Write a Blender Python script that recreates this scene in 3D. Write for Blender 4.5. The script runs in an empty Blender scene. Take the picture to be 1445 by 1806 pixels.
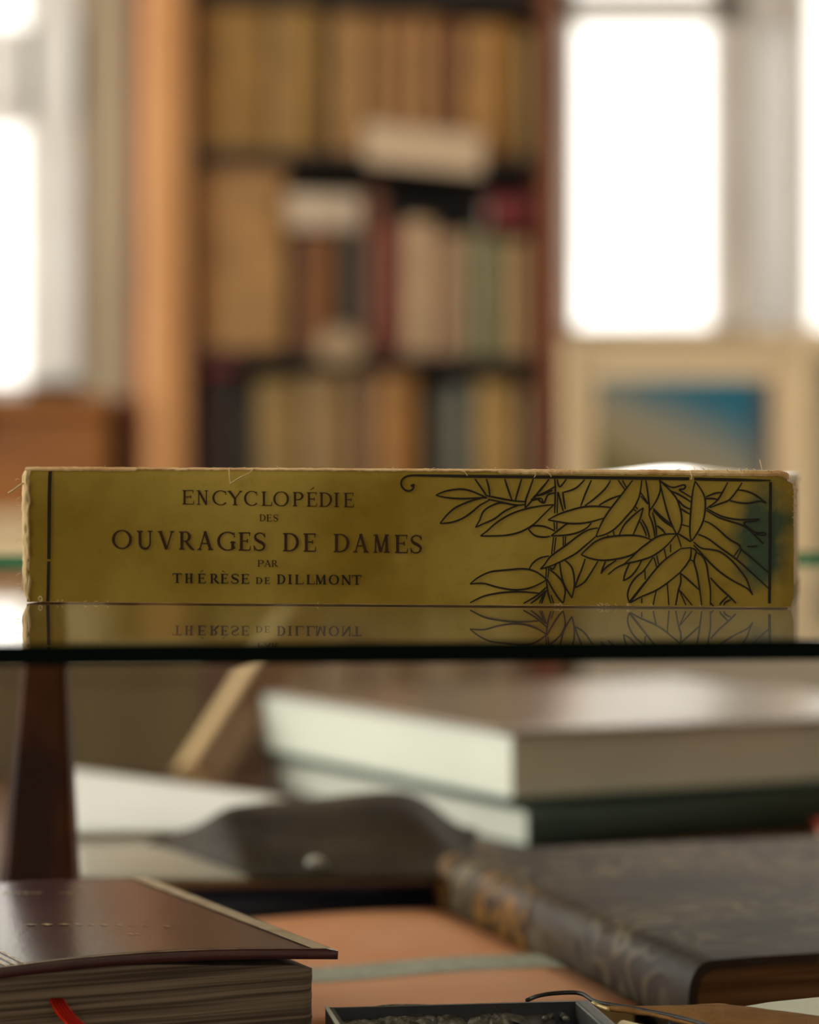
import bpy, bmesh, math, random
from mathutils import Vector, Matrix, noise

# ------------------------------------------------------------------ camera, light, exposure
C = bpy.context.scene.collection
SC = bpy.context.scene
E = 1.15            # eye height (m)
FPX = 5010.0        # focal length in pixels of a 1445 wide frame
HX, HY = 722.5, 835.0
cam = bpy.data.cameras.new('camera'); camo = bpy.data.objects.new('camera', cam); C.objects.link(camo)
cam.sensor_fit = 'HORIZONTAL'; cam.sensor_width = 24.0; cam.lens = FPX * 24.0 / 1445
cam.shift_y = -(903 - HY) / 1445
cam.clip_start = 0.01; cam.clip_end = 100
cam.dof.use_dof = True; cam.dof.focus_distance = 0.700; cam.dof.aperture_fstop = 7.4
cam.dof.aperture_blades = 0
camo.location = (0, 0, E); camo.rotation_euler = (math.pi / 2, 0, 0)
SC.camera = camo
SC.view_settings.view_transform = 'Standard'
SC.view_settings.look = 'None'
SC.view_settings.exposure = 0.0
SC.view_settings.gamma = 1.0
SC.view_settings.use_curve_mapping = False
SC.cycles.use_denoising = True
SC.cycles.max_bounces = 10
SC.cycles.transparent_max_bounces = 16
SC.cycles.caustics_reflective = False
SC.cycles.sample_clamp_indirect = 6.0
w = bpy.data.worlds.new('overcast_sky'); SC.world = w; w.use_nodes = True
w.node_tree.nodes['Background'].inputs[0].default_value = (1.0, 0.975, 0.93, 1)
w.node_tree.nodes['Background'].inputs[1].default_value = 5.6

def portal(name, loc, rot, sx, sy):
    l = bpy.data.lights.new(name, 'AREA'); l.shape = 'RECTANGLE'; l.size = sx; l.size_y = sy
    l.energy = 1; l.cycles.is_portal = True
    o = bpy.data.objects.new(name, l); C.objects.link(o); o.location = loc; o.rotation_euler = rot
    return o
# room: x -2.0..2.2, y -2.6..4.75, z 0..2.8 ; window openings
XL, XR, YB, YF, ZC = -2.0, 2.2, 4.75, -2.6, 2.8
WIN_LEFT_BACK = (-1.75, -0.545, E + 0.133, 2.45)      # x0 x1 z0 z1 in the back wall
WIN_RIGHT_BACK = (0.255, 1.60, E + 0.222, 2.45)
WIN_SIDE = (0.0, 4.4, 0.85, 2.65)                    # y0 y1 z0 z1 in the left wall
WIN_FILL_RIGHT = (3.0, 4.6, 0.95, 2.5)                        # y0 y1 z0 z1 of an unseen fill window added in the right wall
WIN_FILL_FRONT = (-0.4, 1.1, 1.25, 2.15)                      # x0 x1 z0 z1 of an unseen fill window added behind the photographer
def mid(a, b): return (a + b) / 2
for nm, q in (('daylight_back_left', WIN_LEFT_BACK), ('daylight_back_right', WIN_RIGHT_BACK)):
    portal(nm, (mid(q[0], q[1]), YB + .22, mid(q[2], q[3])), (-math.pi / 2, 0, 0), q[1] - q[0], q[3] - q[2])
portal('daylight_side', (XL - .22, mid(WIN_SIDE[0], WIN_SIDE[1]), mid(WIN_SIDE[2], WIN_SIDE[3])), (0, -math.pi / 2, 0), WIN_SIDE[3] - WIN_SIDE[2], WIN_SIDE[1] - WIN_SIDE[0])
portal('daylight_fill_right', (XR + .22, mid(WIN_FILL_RIGHT[0], WIN_FILL_RIGHT[1]), mid(WIN_FILL_RIGHT[2], WIN_FILL_RIGHT[3])), (0, math.pi / 2, 0), WIN_FILL_RIGHT[3] - WIN_FILL_RIGHT[2], WIN_FILL_RIGHT[1] - WIN_FILL_RIGHT[0])  # portal of the added right-hand fill window
portal('daylight_fill_front', (mid(WIN_FILL_FRONT[0], WIN_FILL_FRONT[1]), YF - .22, mid(WIN_FILL_FRONT[2], WIN_FILL_FRONT[3])), (math.pi / 2, 0, 0), WIN_FILL_FRONT[1] - WIN_FILL_FRONT[0], WIN_FILL_FRONT[3] - WIN_FILL_FRONT[2])  # portal of the added fill window behind the camera

# ------------------------------------------------------------------ helpers
random.seed(7)
def at(px, py, Y):                       # point seen at pixel (px,py) at distance Y
    return Vector(((px - HX) / FPX * Y, Y, E + (HY - py) / FPX * Y))
def gp(px, py, z):                       # point seen at pixel on the horizontal plane z (relative to the eye)
    return at(px, py, FPX * (-z) / (py - HY))
def lin(c):
    def f(v):
        v /= 255.0
        return v / 12.92 if v <= 0.04045 else ((v + 0.055) / 1.055) ** 2.4
    return (f(c[0]), f(c[1]), f(c[2]), 1)
_mats = {}
def mat(name, col, rough=.6, col2=None, nscale=20, stretch=(1, 1, 1), detail=5, lo=.35, hi=.65, bump=0, bscale=None, metallic=0, spec=.5, coat=0, coat_rough=.1):
    if name in _mats: return _mats[name]
    m = bpy.data.materials.new(name); m.use_nodes = True; nt = m.node_tree; b = nt.nodes['Principled BSDF']
    b.inputs['Base Color'].default_value = lin(col); b.inputs['Roughness'].default_value = rough
    b.inputs['Metallic'].default_value = metallic; b.inputs['Specular IOR Level'].default_value = spec
    b.inputs['Coat Weight'].default_value = coat; b.inputs['Coat Roughness'].default_value = coat_rough
    if col2 or bump:
        tc = nt.nodes.new('ShaderNodeTexCoord'); mp = nt.nodes.new('ShaderNodeMapping'); mp.inputs['Scale'].default_value = stretch
        nt.links.new(tc.outputs['Object'], mp.inputs[0])
        n = nt.nodes.new('ShaderNodeTexNoise'); n.inputs['Scale'].default_value = nscale; n.inputs['Detail'].default_value = detail
        nt.links.new(mp.outputs[0], n.inputs['Vector'])
    if col2:
        r = nt.nodes.new('ShaderNodeValToRGB')
        r.color_ramp.elements[0].position = lo; r.color_ramp.elements[0].color = lin(col)
        r.color_ramp.elements[1].position = hi; r.color_ramp.elements[1].color = lin(col2)
        nt.links.new(n.outputs[0], r.inputs[0]); nt.links.new(r.outputs[0], b.inputs['Base Color'])
    if bump:
        n2 = nt.nodes.new('ShaderNodeTexNoise'); n2.inputs['Scale'].default_value = bscale or nscale; n2.inputs['Detail'].default_value = 4
        nt.links.new(mp.outputs[0], n2.inputs['Vector'])
        bp = nt.nodes.new('ShaderNodeBump'); bp.inputs['Strength'].default_value = bump; bp.inputs['Distance'].default_value = .001
        nt.links.new(n2.outputs[0], bp.inputs['Height']); nt.links.new(bp.outputs[0], b.inputs['Normal'])
    _mats[name] = m
    return m

def tag(o, label=None, cat=None, group=None, kind=None):
    if label: o['label'] = label
    if cat: o['category'] = cat
    if group: o['group'] = group
    if kind: o['kind'] = kind
    return o
def thing(name, loc, label, cat, group=None):
    o = bpy.data.objects.new(name, None); C.objects.link(o); o.location = Vector(loc); o.empty_display_size = .02
    return tag(o, label, cat, group)
def part(name, verts, faces, m, parent=None, smooth=False, bevel=0, seg=2, solid=0, midx=None, label=None, subsurf=0):
    """one mesh object; vertices given in world coordinates"""
    me = bpy.data.meshes.new(name)
    if parent:
        off = Vector((0, 0, 0)); p = parent
        while p: off += p.location; p = p.parent
    else:
        vs = [Vector(v) for v in verts]
        off = sum(vs, Vector()) / len(vs); off.z = min(v.z for v in vs)
    me.from_pydata([Vector(v) - off for v in verts], [], faces); me.validate(); me.update()
    bm = bmesh.new(); bm.from_mesh(me); bmesh.ops.recalc_face_normals(bm, faces=bm.faces); bm.to_mesh(me); bm.free()
    for q in (m if isinstance(m, (list, tuple)) else [m]): me.materials.append(q)
    if midx:
        for i, k in enumerate(midx): me.polygons[i].material_index = k
    if smooth:
        for pl in me.polygons: pl.use_smooth = True
    o = bpy.data.objects.new(name, me); C.objects.link(o)
    if parent: o.parent = parent
    else: o.location = off
    if solid:
        md = o.modifiers.new('solid', 'SOLIDIFY'); md.thickness = solid; md.offset = -1
    if bevel:
        md = o.modifiers.new('bevel', 'BEVEL'); md.width = bevel; md.segments = seg; md.limit_method = 'ANGLE'; md.angle_limit = .6
    if subsurf:
        md = o.modifiers.new('sub', 'SUBSURF'); md.levels = subsurf; md.render_levels = subsurf
    if label: o['label'] = label
    return o
class MB:
    def __init__(s): s.v = []; s.f = []; s.m = []
    def add(s, vs, fs, mi=0):
        b = len(s.v); s.v += [Vector(v) for v in vs]; s.f += [tuple(b + i for i in f) for f in fs]; s.m += [mi] * len(fs)
    def box(s, x0, x1, y0, y1, z0, z1, mi=0, fr=None):
        vs = [(x, y, z) for x in (x0, x1) for y in (y0, y1) for z in (z0, z1)]
        if fr: vs = [fr(*v) for v in vs]
        s.add(vs, [(0, 1, 3, 2), (4, 6, 7, 5), (0, 4, 5, 1), (2, 3, 7, 6), (0, 2, 6, 4), (1, 5, 7, 3)], mi)
    def prism(s, bottom, top, mi=0):
        n = len(bottom)
        s.add(list(bottom) + list(top), [tuple(range(n))[::-1], tuple(range(n, 2 * n))] + [(i, (i + 1) % n, n + (i + 1) % n, n + i) for i in range(n)], mi)
    def grid(s, rows, mi=0, closed=False):
        n = len(rows[0]); vs = [p for r in rows for p in r]; fs = []
        for i in range(len(rows) - 1):
            for j in range(n - (0 if closed else 1)):
                k = (j + 1) % n
                fs.append((i * n + j, i * n + k, (i + 1) * n + k, (i + 1) * n + j))
        s.add(vs, fs, mi)
    def tube(s, pts, r, n=8, mi=0):
        pts = [Vector(p) for p in pts]; rows = []
        for i, p in enumerate(pts):
            d = (pts[min(i + 1, len(pts) - 1)] - pts[max(i - 1, 0)]).normalized()
            a = d.cross(Vector((.31, .17, .93))).normalized(); b = d.cross(a)
            rr = r[i] if isinstance(r, (list, tuple)) else r
            rows.append([p + (a * math.cos(t * 2 * math.pi / n) + b * math.sin(t * 2 * math.pi / n)) * rr for t in range(n)])
        s.grid(rows, mi, True)
        base = len(s.v) - n * len(rows)
        s.f += [tuple(base + i for i in range(n))[::-1], tuple(len(s.v) - n + i for i in range(n))]; s.m += [mi, mi]
    def build(s, name, m, parent=None, **k):
        return part(name, s.v, s.f, m, parent, midx=s.m, **k)
def frame(o, u, v):                      # local (a,b,c) -> o + a u + b v + c z
    o, u, v = Vector(o), Vector(u), Vector(v)
    return lambda a, b, c: o + u * a + v * b + Vector((0, 0, c))
def catmull(pts, n=6):
    P = [Vector(p) for p in pts]
    if len(P) < 3: return P
    out = []
    for i in range(len(P) - 1):
        p0, p1, p2, p3 = P[max(i - 1, 0)], P[i], P[i + 1], P[min(i + 2, len(P) - 1)]
        for k in range(n):
            t = k / n
            out.append(.5 * ((2 * p1) + (p2 - p0) * t + (2 * p0 - 5 * p1 + 4 * p2 - p3) * t * t + (3 * p1 - p0 - 3 * p2 + p3) * t ** 3))
    out.append(P[-1]); return out

# ------------------------------------------------------------------ materials
M = {}
M['wall'] = mat('beige_plaster', (186, 164, 134), .85, (176, 154, 124), 3, bump=.1, bscale=40)
M['floor'] = mat('floor_wood', (110, 78, 48), .5, (80, 54, 32), 3, (1, 12, 1))
M['ceil'] = mat('ceiling_white', (225, 218, 205), .9)
M['white_paint'] = mat('white_paint', (238, 232, 224), .45, (228, 220, 210), 6)
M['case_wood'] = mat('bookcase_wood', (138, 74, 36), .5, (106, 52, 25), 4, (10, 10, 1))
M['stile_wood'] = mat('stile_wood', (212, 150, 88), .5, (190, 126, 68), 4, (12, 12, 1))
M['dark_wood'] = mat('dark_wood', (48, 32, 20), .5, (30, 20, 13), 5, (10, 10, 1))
M['honey_wood'] = mat('honey_wood', (146, 86, 10), .5, (124, 68, 6), 4, (1, 8, 8))
M['counter'] = mat('counter_wood', (120, 84, 56), .5, (86, 58, 38), 5, (1, 10, 1))
M['paper'] = mat('page_paper', (226, 220, 200), .8, (216, 208, 186), 9)
M['aged_paper'] = mat('aged_paper', (214, 184, 128), .85, (186, 150, 92), 30)
M['cream'] = mat('cream_board', (226, 200, 158), .7, (216, 188, 146), 6)

# ------------------------------------------------------------------ room shell
def struct(name, mb, m, parent=None):
    o = mb.build(name, m, parent)
    if not parent: o['kind'] = 'structure'
    return o
def wall_with_hole(name, axis, pos, thick, lo, hi, holes):
    mb = MB(); T = .18
    cuts = sorted(holes); cur = lo
    def bx(a0, a1, z0, z1):
        if axis == 'x': mb.box(min(pos, pos + thick), max(pos, pos + thick), a0, a1, z0, z1)
        else: mb.box(a0, a1, min(pos, pos + thick), max(pos, pos + thick), z0, z1)
    for a0, a1, z0, z1 in cuts:
        bx(cur, a0, 0, ZC); bx(a0, a1, 0, z0); bx(a0, a1, z1, ZC); cur = a1
    bx(cur, hi, 0, ZC)
    return struct(name, mb, M['wall'])
mb = MB(); mb.box(XL - .2, XR + .2, YF - .2, YB + .2, -.1, 0); struct('floor', mb, M['floor'])
mb = MB(); mb.box(XL - .2, XR + .2, YF - .2, YB + .2, ZC, ZC + .1); struct('ceiling', mb, M['ceil'])
wall_with_hole('wall_back', 'y', YB, .2, XL, XR, [WIN_LEFT_BACK, WIN_RIGHT_BACK])
wall_with_hole('wall_front', 'y', YF, -.2, XL, XR, [WIN_FILL_FRONT])
wall_with_hole('wall_left', 'x', XL, -.2, YF - .2, YB + .2, [WIN_SIDE])
wall_with_hole('wall_right', 'x', XR, .2, YF - .2, YB + .2, [WIN_FILL_RIGHT])

def pane_mat(name='window_glass', tr=(.96, .98, .97, 1)):
    m = bpy.data.materials.new(name); m.use_nodes = True; nt = m.node_tree; nt.nodes.clear()
    out = nt.nodes.new('ShaderNodeOutputMaterial'); mx = nt.nodes.new('ShaderNodeMixShader')
    t = nt.nodes.new('ShaderNodeBsdfTransparent'); t.inputs[0].default_value = tr
    g = nt.nodes.new('ShaderNodeBsdfGlossy'); g.inputs['Roughness'].default_value = .02
    mx.inputs[0].default_value = .05
    nt.links.new(t.outputs[0], mx.inputs[1]); nt.links.new(g.outputs[0], mx.inputs[2]); nt.links.new(mx.outputs[0], out.inputs[0])
    return m
M['pane'] = pane_mat(); M['pane_dim'] = pane_mat('sky_dimming_glass', (.68, .67, .655, 1))   # tint put in to dim the bright sky; two faces
YW = YB + .03                                       # plane of the back windows' sashes
def px2(px, Y): return (px - HX) / FPX * Y
def pz2(py, Y): return E + (HY - py) / FPX * Y
# left back window: sash bars
wx0, wx1, wz0, wz1 = WIN_LEFT_BACK
mb = MB()
mb.box(px2(49, YW), wx1, YW - .03, YW + .05, wz0, wz1)
mb.box(px2(66, YW), px2(140, YW), YW - .045, YW - .03, wz0 + .03, wz1)
mb.box(wx0, wx0 + .08, YW - .03, YW + .05, wz0, wz1)
mb.box(wx0, wx1, YW - .03, YW + .05, pz2(220, YW), pz2(52, YW))
mb.box(wx0 + .08, px2(50, YW), YW - .045, YW - .03, pz2(188, YW), pz2(84, YW))
mb.box(wx0, wx1, YW - .03, YW + .05, wz0, wz0 + .02); mb.box(wx0, wx1, YW - .03, YW + .05, wz1 - .06, wz1)
mb.box(px2(52, YW), px2(60, YW), YW - .01, YW + .03, wz0, pz2(205, YW))
f = struct('window_1', mb, M['white_paint'])
mb = MB(); mb.box(wx0 + .01, wx1 - .01, YW + .012, YW + .016, wz0 + .01, wz1 - .01); mb.build('window_pane', M['pane_dim'], f)
# right back window
wx0, wx1, wz0, wz1 = WIN_RIGHT_BACK
mb = MB()
mb.box(wx0, px2(1014, YW), YW - .03, YW + .05, wz0, wz1)
mb.box(px2(1258, YW), px2(1312, YW), YW - .03, YW + .05, wz0, wz1)
mb.box(px2(1312, YW), px2(1332, YW), YW + .0, YW + .05, wz0, wz1)
mb.box(px2(1400, YW), px2(1424, YW), YW - .04, YW + .05, wz0, wz1)
mb.box(wx0, px2(1400, YW), YW - .03, YW + .05, pz2(38, YW), pz2(-8, YW))
mb.box(wx0, wx1, YW - .03, YW + .05, wz0, pz2(577, YW)); mb.box(wx0, wx1, YW - .03, YW + .05, wz1 - .06, wz1)
mb.box(wx1 - .08, wx1, YW - .03, YW + .05, wz0, wz1)
f = struct('window_2', mb, M['white_paint'])
mb = MB(); mb.box(wx0 + .01, wx1 - .01, YW + .012, YW + .016, wz0 + .01, wz1 - .01); mb.build('window_pane', M['pane_dim'], f)
def frosted():
    m = bpy.data.materials.new('frosted_glass'); m.use_nodes = True; nt = m.node_tree; nt.nodes.clear()
    o_ = nt.nodes.new('ShaderNodeOutputMaterial'); a = nt.nodes.new('ShaderNodeBsdfTranslucent'); a.inputs[0].default_value = (.44, .425, .405, 1)
    nt.links.new(a.outputs[0], o_.inputs[0]); return m
mb = MB(); mb.add([(px2(1330, YW), YW - .004, wz0 + .02), (px2(1402, YW), YW - .004, wz0 + .02), (px2(1402, YW), YW - .004, wz1 - .06), (px2(1330, YW), YW - .004, wz1 - .06)], [(0, 1, 2, 3)]); mb.build('frosted_film', frosted(), f)
mb = MB(); mb.box(wx0 - .03, wx1 + .04, YB - .07, YB, wz0 - .03, wz0 + .012); struct('trim_1', mb, M['cream'])
# left side window, then two unseen ones added at right and front as fill
y0, y1, z0, z1 = WIN_SIDE
mb = MB()
for a, b in ((y0, y0 + .07), (mid(y0, y1) - .03, mid(y0, y1) + .03), (y1 - .07, y1)): mb.box(XL - .1, XL - .03, a, b, z0, z1)
mb.box(XL - .1, XL - .03, y0, y1, z0, z0 + .07); mb.box(XL - .1, XL - .03, y0, y1, z1 - .07, z1)
f = struct('window_3', mb, M['white_paint'])
mb = MB(); mb.box(XL - .07, XL - .066, y0 + .02, y1 - .02, z0 + .02, z1 - .02); mb.build('window_pane', M['pane'], f)
y0, y1, z0, z1 = WIN_FILL_RIGHT
mb = MB()
for a, b in ((y0, y0 + .07), (mid(y0, y1) - .03, mid(y0, y1) + .03), (y1 - .07, y1)): mb.box(XR + .03, XR + .1, a, b, z0, z1)
mb.box(XR + .03, XR + .1, y0, y1, z0, z0 + .07); mb.box(XR + .03, XR + .1, y0, y1, z1 - .07, z1)
f = struct('fill_window_right', mb, M['white_paint'])
mb = MB(); mb.box(XR + .066, XR + .07, y0 + .02, y1 - .02, z0 + .02, z1 - .02); mb.build('window_pane', M['pane'], f)
x0, x1, z0, z1 = WIN_FILL_FRONT
mb = MB()
for a, b in ((x0, x0 + .07), (mid(x0, x1) - .03, mid(x0, x1) + .03), (x1 - .07, x1)): mb.box(a, b, YF - .1, YF - .03, z0, z1)
mb.box(x0, x1, YF - .1, YF - .03, z0, z0 + .07); mb.box(x0, x1, YF - .1, YF - .03, z1 - .07, z1)
f = struct('fill_window_front', mb, M['white_paint'])
mb = MB(); mb.box(x0 + .02, x1 - .02, YF - .07, YF - .066, z0 + .02, z1 - .02); mb.build('window_pane', M['pane'], f)

# ------------------------------------------------------------------ bookcase and its books
BY = 4.2                                             # distance of the bookcase front (its centre)
BTH = math.radians(2.9)                              # turned so its right end is a little further
bu = Vector((math.cos(BTH), math.sin(BTH), 0)); bv = Vector((-math.sin(BTH), math.cos(BTH), 0))
bo = at(640, HY, BY); bo.z = 0
BF = frame(bo, bu, bv)
def bx(px):                                          # local X on the bookcase front of pixel column px
    r = Vector(((px - HX) / FPX, 1, 0)); n = bv
    t = bo.dot(n) / r.dot(n); return (r * t - bo).dot(bu)
def bz(px, py):
    r = Vector(((px - HX) / FPX, 1, (HY - py) / FPX)); n = bv
    t = bo.dot(n) / r.dot(n); return E + r.z * t
TILT = 0.022                                         # the old boards sag to the right
shelf_py = [-18, 268, 622, 985, 1352]                # shelf board tops under the book rows, at the case's middle
SH = [bz(660, p) for p in shelf_py]
def sz(i, X): return SH[i] - TILT * (X - bx(660))
t = thing('bookcase', BF(0, .12, 0), 'tall brown wooden bookcase full of old books between the two windows', 'bookcase')
mb = MB()
xs0, xs1, xe0, xe1 = bx(250), bx(334), bx(956), bx(988)
# left stile: a thick rounded upright
rows = []
for zz in (0.0, 2.5):
    r = [BF(xs0, .05, zz)]
    for k in range(9):
        a = math.pi * k / 8
        r.append(BF(mid(xs0, xs1) - (xs1 - xs0) / 2 * math.cos(a), -.0 - .028 * math.sin(a) ** .7, zz))
    r.append(BF(xs1, .05, zz)); rows.append(r)
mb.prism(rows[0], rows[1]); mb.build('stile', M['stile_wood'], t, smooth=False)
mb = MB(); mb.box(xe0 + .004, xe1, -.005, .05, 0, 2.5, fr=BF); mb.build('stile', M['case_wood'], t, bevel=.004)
mb = MB(); mb.box(bx(226), xs0 - .001, .0, .27, 0, 2.5, fr=BF); mb.build('side_panel', M['case_wood'], t)
mb = MB(); mb.box(xs0 + .02, xs0 + .045, .05, .27, 0, 2.5, fr=BF); mb.build('lining_panel', M['case_wood'], t)
mb = MB(); mb.box(xe1 - .028, xe1 - .004, .05, .27, 0, 2.5, fr=BF); mb.build('side_panel', M['case_wood'], t)
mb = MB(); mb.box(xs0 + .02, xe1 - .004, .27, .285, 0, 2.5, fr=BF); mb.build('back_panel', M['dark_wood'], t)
mb = MB(); mb.box(xs0 + .02, xe1 - .004, .05, .285, 2.5, 2.53, fr=BF); mb.build('top_board', M['case_wood'], t)
for i in list(range(5)):
    mb = MB(); a, b = xs0 + .045, xe1 - .03
    h = .016
    lo = [BF(a, .012, sz(i, a) - h), BF(b, .012, sz(i, b) - h), BF(b, .268, sz(i, b) - h), BF(a, .268, sz(i, a) - h)]
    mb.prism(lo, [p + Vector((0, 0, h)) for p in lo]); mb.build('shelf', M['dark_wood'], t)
def shelf_book(row, p0, p1, top, col, label, depth=.16, front=.03, rough=.6, lean=0, col2=None):
    X0, X1 = bx(p0) + .0008, bx(p1) - .0008; zb = sz(row, mid(X0, X1)) + abs(X1 - X0) * TILT / 2 + .0008
    zt = bz(mid(p0, p1), top); wd = X1 - X0
    t = thing('book', BF(mid(X0, X1), front + depth / 2, zb), label, 'book', 'old books standing in the bookcase')
    m = mat('cloth_%d_%d_%d' % col, tuple(int(c * .90) for c in col), rough, tuple(int(c * .76) for c in col), 14, lo=.3, hi=.7)
    mb = MB(); rows = []; nb = 8
    for zz in (zb, zt):
        r = [BF(X0, front + depth, zz)]
        for k in range(nb + 1):
            a = math.pi * k / nb
            r.append(BF(mid(X0, X1) - wd / 2 * math.cos(a), front + .012 - .012 * math.sin(a), zz))
        r += [BF(X1, front + depth, zz), BF(X1 - .0025, front + depth, zz), BF(X1 - .0025, front + .016, zz), BF(X0 + .0025, front + .016, zz), BF(X0 + .0025, front + depth, zz)]
        rows.append(r)
    mb.prism(rows[0], rows[1]); mb.build('cover', m, t)
    mb = MB(); mb.box(X0 + .0028, X1 - .0028, front + .0165, front + depth - .005, zb + .001, zt - .004, fr=BF); mb.build('page_block', M['aged_paper'], t)
    return t
T1 = 'on the top visible shelf'; T2 = 'on the middle visible shelf'; T3 = 'on the lowest shelf above the yellow book'
books = [
 (1, 346, 470, 4, (190, 140, 66), 'broad tan book at the left end of the top visible shelf'),
 (1, 474, 572, 8, (178, 132, 60), 'olive tan book second from the left on the top visible shelf'),
 (1, 590, 648, 18, (196, 142, 76), 'slim warm tan book third from left on the top visible shelf'),
 (1, 650, 690, 22, (178, 124, 60), 'narrow dull brown book above the left end of the white shelf card'),
 (1, 692, 730, 24, (190, 130, 66), 'narrow tan book above the middle of the white shelf card'),
 (1, 732, 772, 24, (194, 136, 70), 'tan book left of the dark russet book on the top visible shelf'),
 (1, 775, 816, 30, (150, 90, 36), 'dark russet brown book above the right half of the white shelf card'),
 (1, 820, 921, 36, (196, 138, 66), 'wide tan book on the top visible shelf right of the russet one'),
 (1, 924, 952, 52, (186, 156, 94), 'pale olive book at the right end of the top visible shelf'),
 (2, 346, 506, 290, (212, 156, 92), 'very broad tan book at the left end of the middle visible shelf'),
 (2, 526, 604, 410, (140, 80, 18), 'chestnut brown book under the white wrapped parcel on the middle shelf'),
 (2, 606, 640, 410, (42, 54, 40), 'thin dark green book beside the chestnut one on the middle shelf'),
 (2, 644, 680, 330, (150, 88, 56), 'reddish brown book right of the thin dark green one'),
 (2, 682, 712, 392, (150, 56, 28), 'brick red book left of the pinkish cream one'),
 (2, 715, 770, 385, (226, 184, 138), 'pinkish cream book near the middle of the middle shelf'),
 (2, 773, 820, 410, (196, 150, 110), 'fawn book right of the pinkish cream one'),
 (2, 823, 850, 405, (188, 168, 122), 'thin pale grey green book right of the fawn one'),
 (2, 852, 880, 415, (152, 148, 106), 'thin sage green book between two paler spines on the middle shelf'),
 (2, 883, 906, 418, (206, 178, 118), 'thin straw coloured book right of the sage green one'),
 (2, 908, 944, 420, (216, 166, 112), 'light tan book at the right end of the middle visible shelf'),
 (3, 346, 384, 662, (84, 52, 44), 'dark brown book left end of the lowest visible shelf'),
 (3, 387, 420, 662, (66, 54, 44), 'thin blackish brown book second on the lowest visible shelf'),
 (3, 422, 446, 700, (60, 50, 38), 'low blackish book left of the olive tan one'),
 (3, 450, 530, 668, (178, 140, 74), 'olive tan book above the letters of the yellow spine'),
 (3, 533, 622, 660, (176, 138, 82), 'dull tan book right of the olive tan one on the lowest shelf'),
 (3, 625, 660, 655, (166, 124, 84), 'mushroom brown book in the middle of the lowest visible shelf'),
 (3, 663, 742, 656, (196, 134, 62), 'orange tan book in the middle of the lowest visible shelf'),
 (3, 758, 790, 690, (92, 80, 54), 'thin dark olive book right of the orange tan one'),
 (3, 793, 842, 680, (130, 126, 108), 'grey blue book on the lowest visible shelf'),
 (3, 846, 918, 672, (208, 162, 86), 'yellowish tan book right of the grey blue one'),
 (3, 921, 944, 680, (184, 152, 112), 'thin beige book at the right end of the lowest visible shelf'),
 (4, 340, 372, 1085, (120, 92, 54), 'slim brown book on the shelf seen under the glass beside the leaning board'),
 (4, 378, 470, 1075, (186, 154, 92), 'tan book on the bottom shelf glimpsed under the glass'),
 (4, 474, 560, 1080, (160, 130, 96), 'dull brown book on the bottom shelf right of the tan one'),
 (4, 563, 640, 1072, (172, 142, 110), 'mushroom book on the bottom shelf above the white book in view'),
 (4, 643, 742, 1084, (156, 126, 92), 'broad brown book on the bottom shelf near the middle of the case'),
 (4, 745, 850, 1078, (168, 140, 106), 'broad fawn book on the bottom shelf right of the broad brown one'),
 (4, 853, 944, 1080, (152, 124, 96), 'brown book at the right end of the bottom shelf'),
]
for b in books: shelf_book(*b)
# crimson topped pair and lying things
def lying(name, row, p0, p1, py0, py1, col, label, cat, depth=.13, front=.025, group=None):
    X0, X1 = bx(p0), bx(p1); zb, zt = bz(mid(p0, p1), py1), bz(mid(p0, p1), py0); th = zt - zb
    t = thing(name, BF(mid(X0, X1), front + depth / 2, zb), label, cat, group)
    m = mat('cloth_%d_%d_%d' % col, col, .6, tuple(int(c * .88) for c in col), 14)
    sl = lambda X, z: z - TILT * (X - mid(X0, X1))
    mb = MB()
    for z0, z1 in ((zb, zb + .003), (zt - .003, zt)):
        lo = [BF(X0, front, sl(X0, z0)), BF(X1, front, sl(X1, z0)), BF(X1, front + depth, sl(X1, z0)), BF(X0, front + depth, sl(X0, z0))]
        mb.prism(lo, [p + Vector((0, 0, z1 - z0)) for p in lo])
    rows = []
    for X in (X0, X1):
        r = []
        for k in range(7):
            a = math.pi * k / 6
            r.append(BF(X, front - .008 * math.sin(a), sl(X, mid(zb, zt) + th / 2 * math.cos(a))))
        for k in range(7):
            a = math.pi * (6 - k) / 6
            r.append(BF(X, front + .002 - .006 * math.sin(a), sl(X, mid(zb, zt) + (th / 2 - .003) * math.cos(a))))
        rows.append(r)
    mb.prism(rows[0], rows[1]); mb.build('cover', m, t, smooth=False)
    mb = MB(); lo = [BF(X0 + .003, front + .003, sl(X0, zb + .0031)), BF(X1 - .003, front + .003, sl(X1, zb + .0031)), BF(X1 - .003, front + depth - .004, sl(X1, zb + .0031)), BF(X0 + .003, front + depth - .004, sl(X0, zb + .0031))]
    mb.prism(lo, [p + Vector((0, 0, th - .0062)) for p in lo]); mb.build('page_block', M['paper'], t)
    return t
lying('wrapped_book', 2, 506, 636, 338, 402, (212, 186, 158), 'white wrapped book lying flat on the chestnut and green books', 'book')
lying('book', 2, 862, 944, 345, 396, (128, 42, 44), 'crimson book lying flat on top of the pale thin books at right', 'book')
lying('book', 3, 350, 420, 636, 658, (136, 48, 52), 'dull crimson book lying on the dark books of the lowest shelf', 'book')
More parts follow.
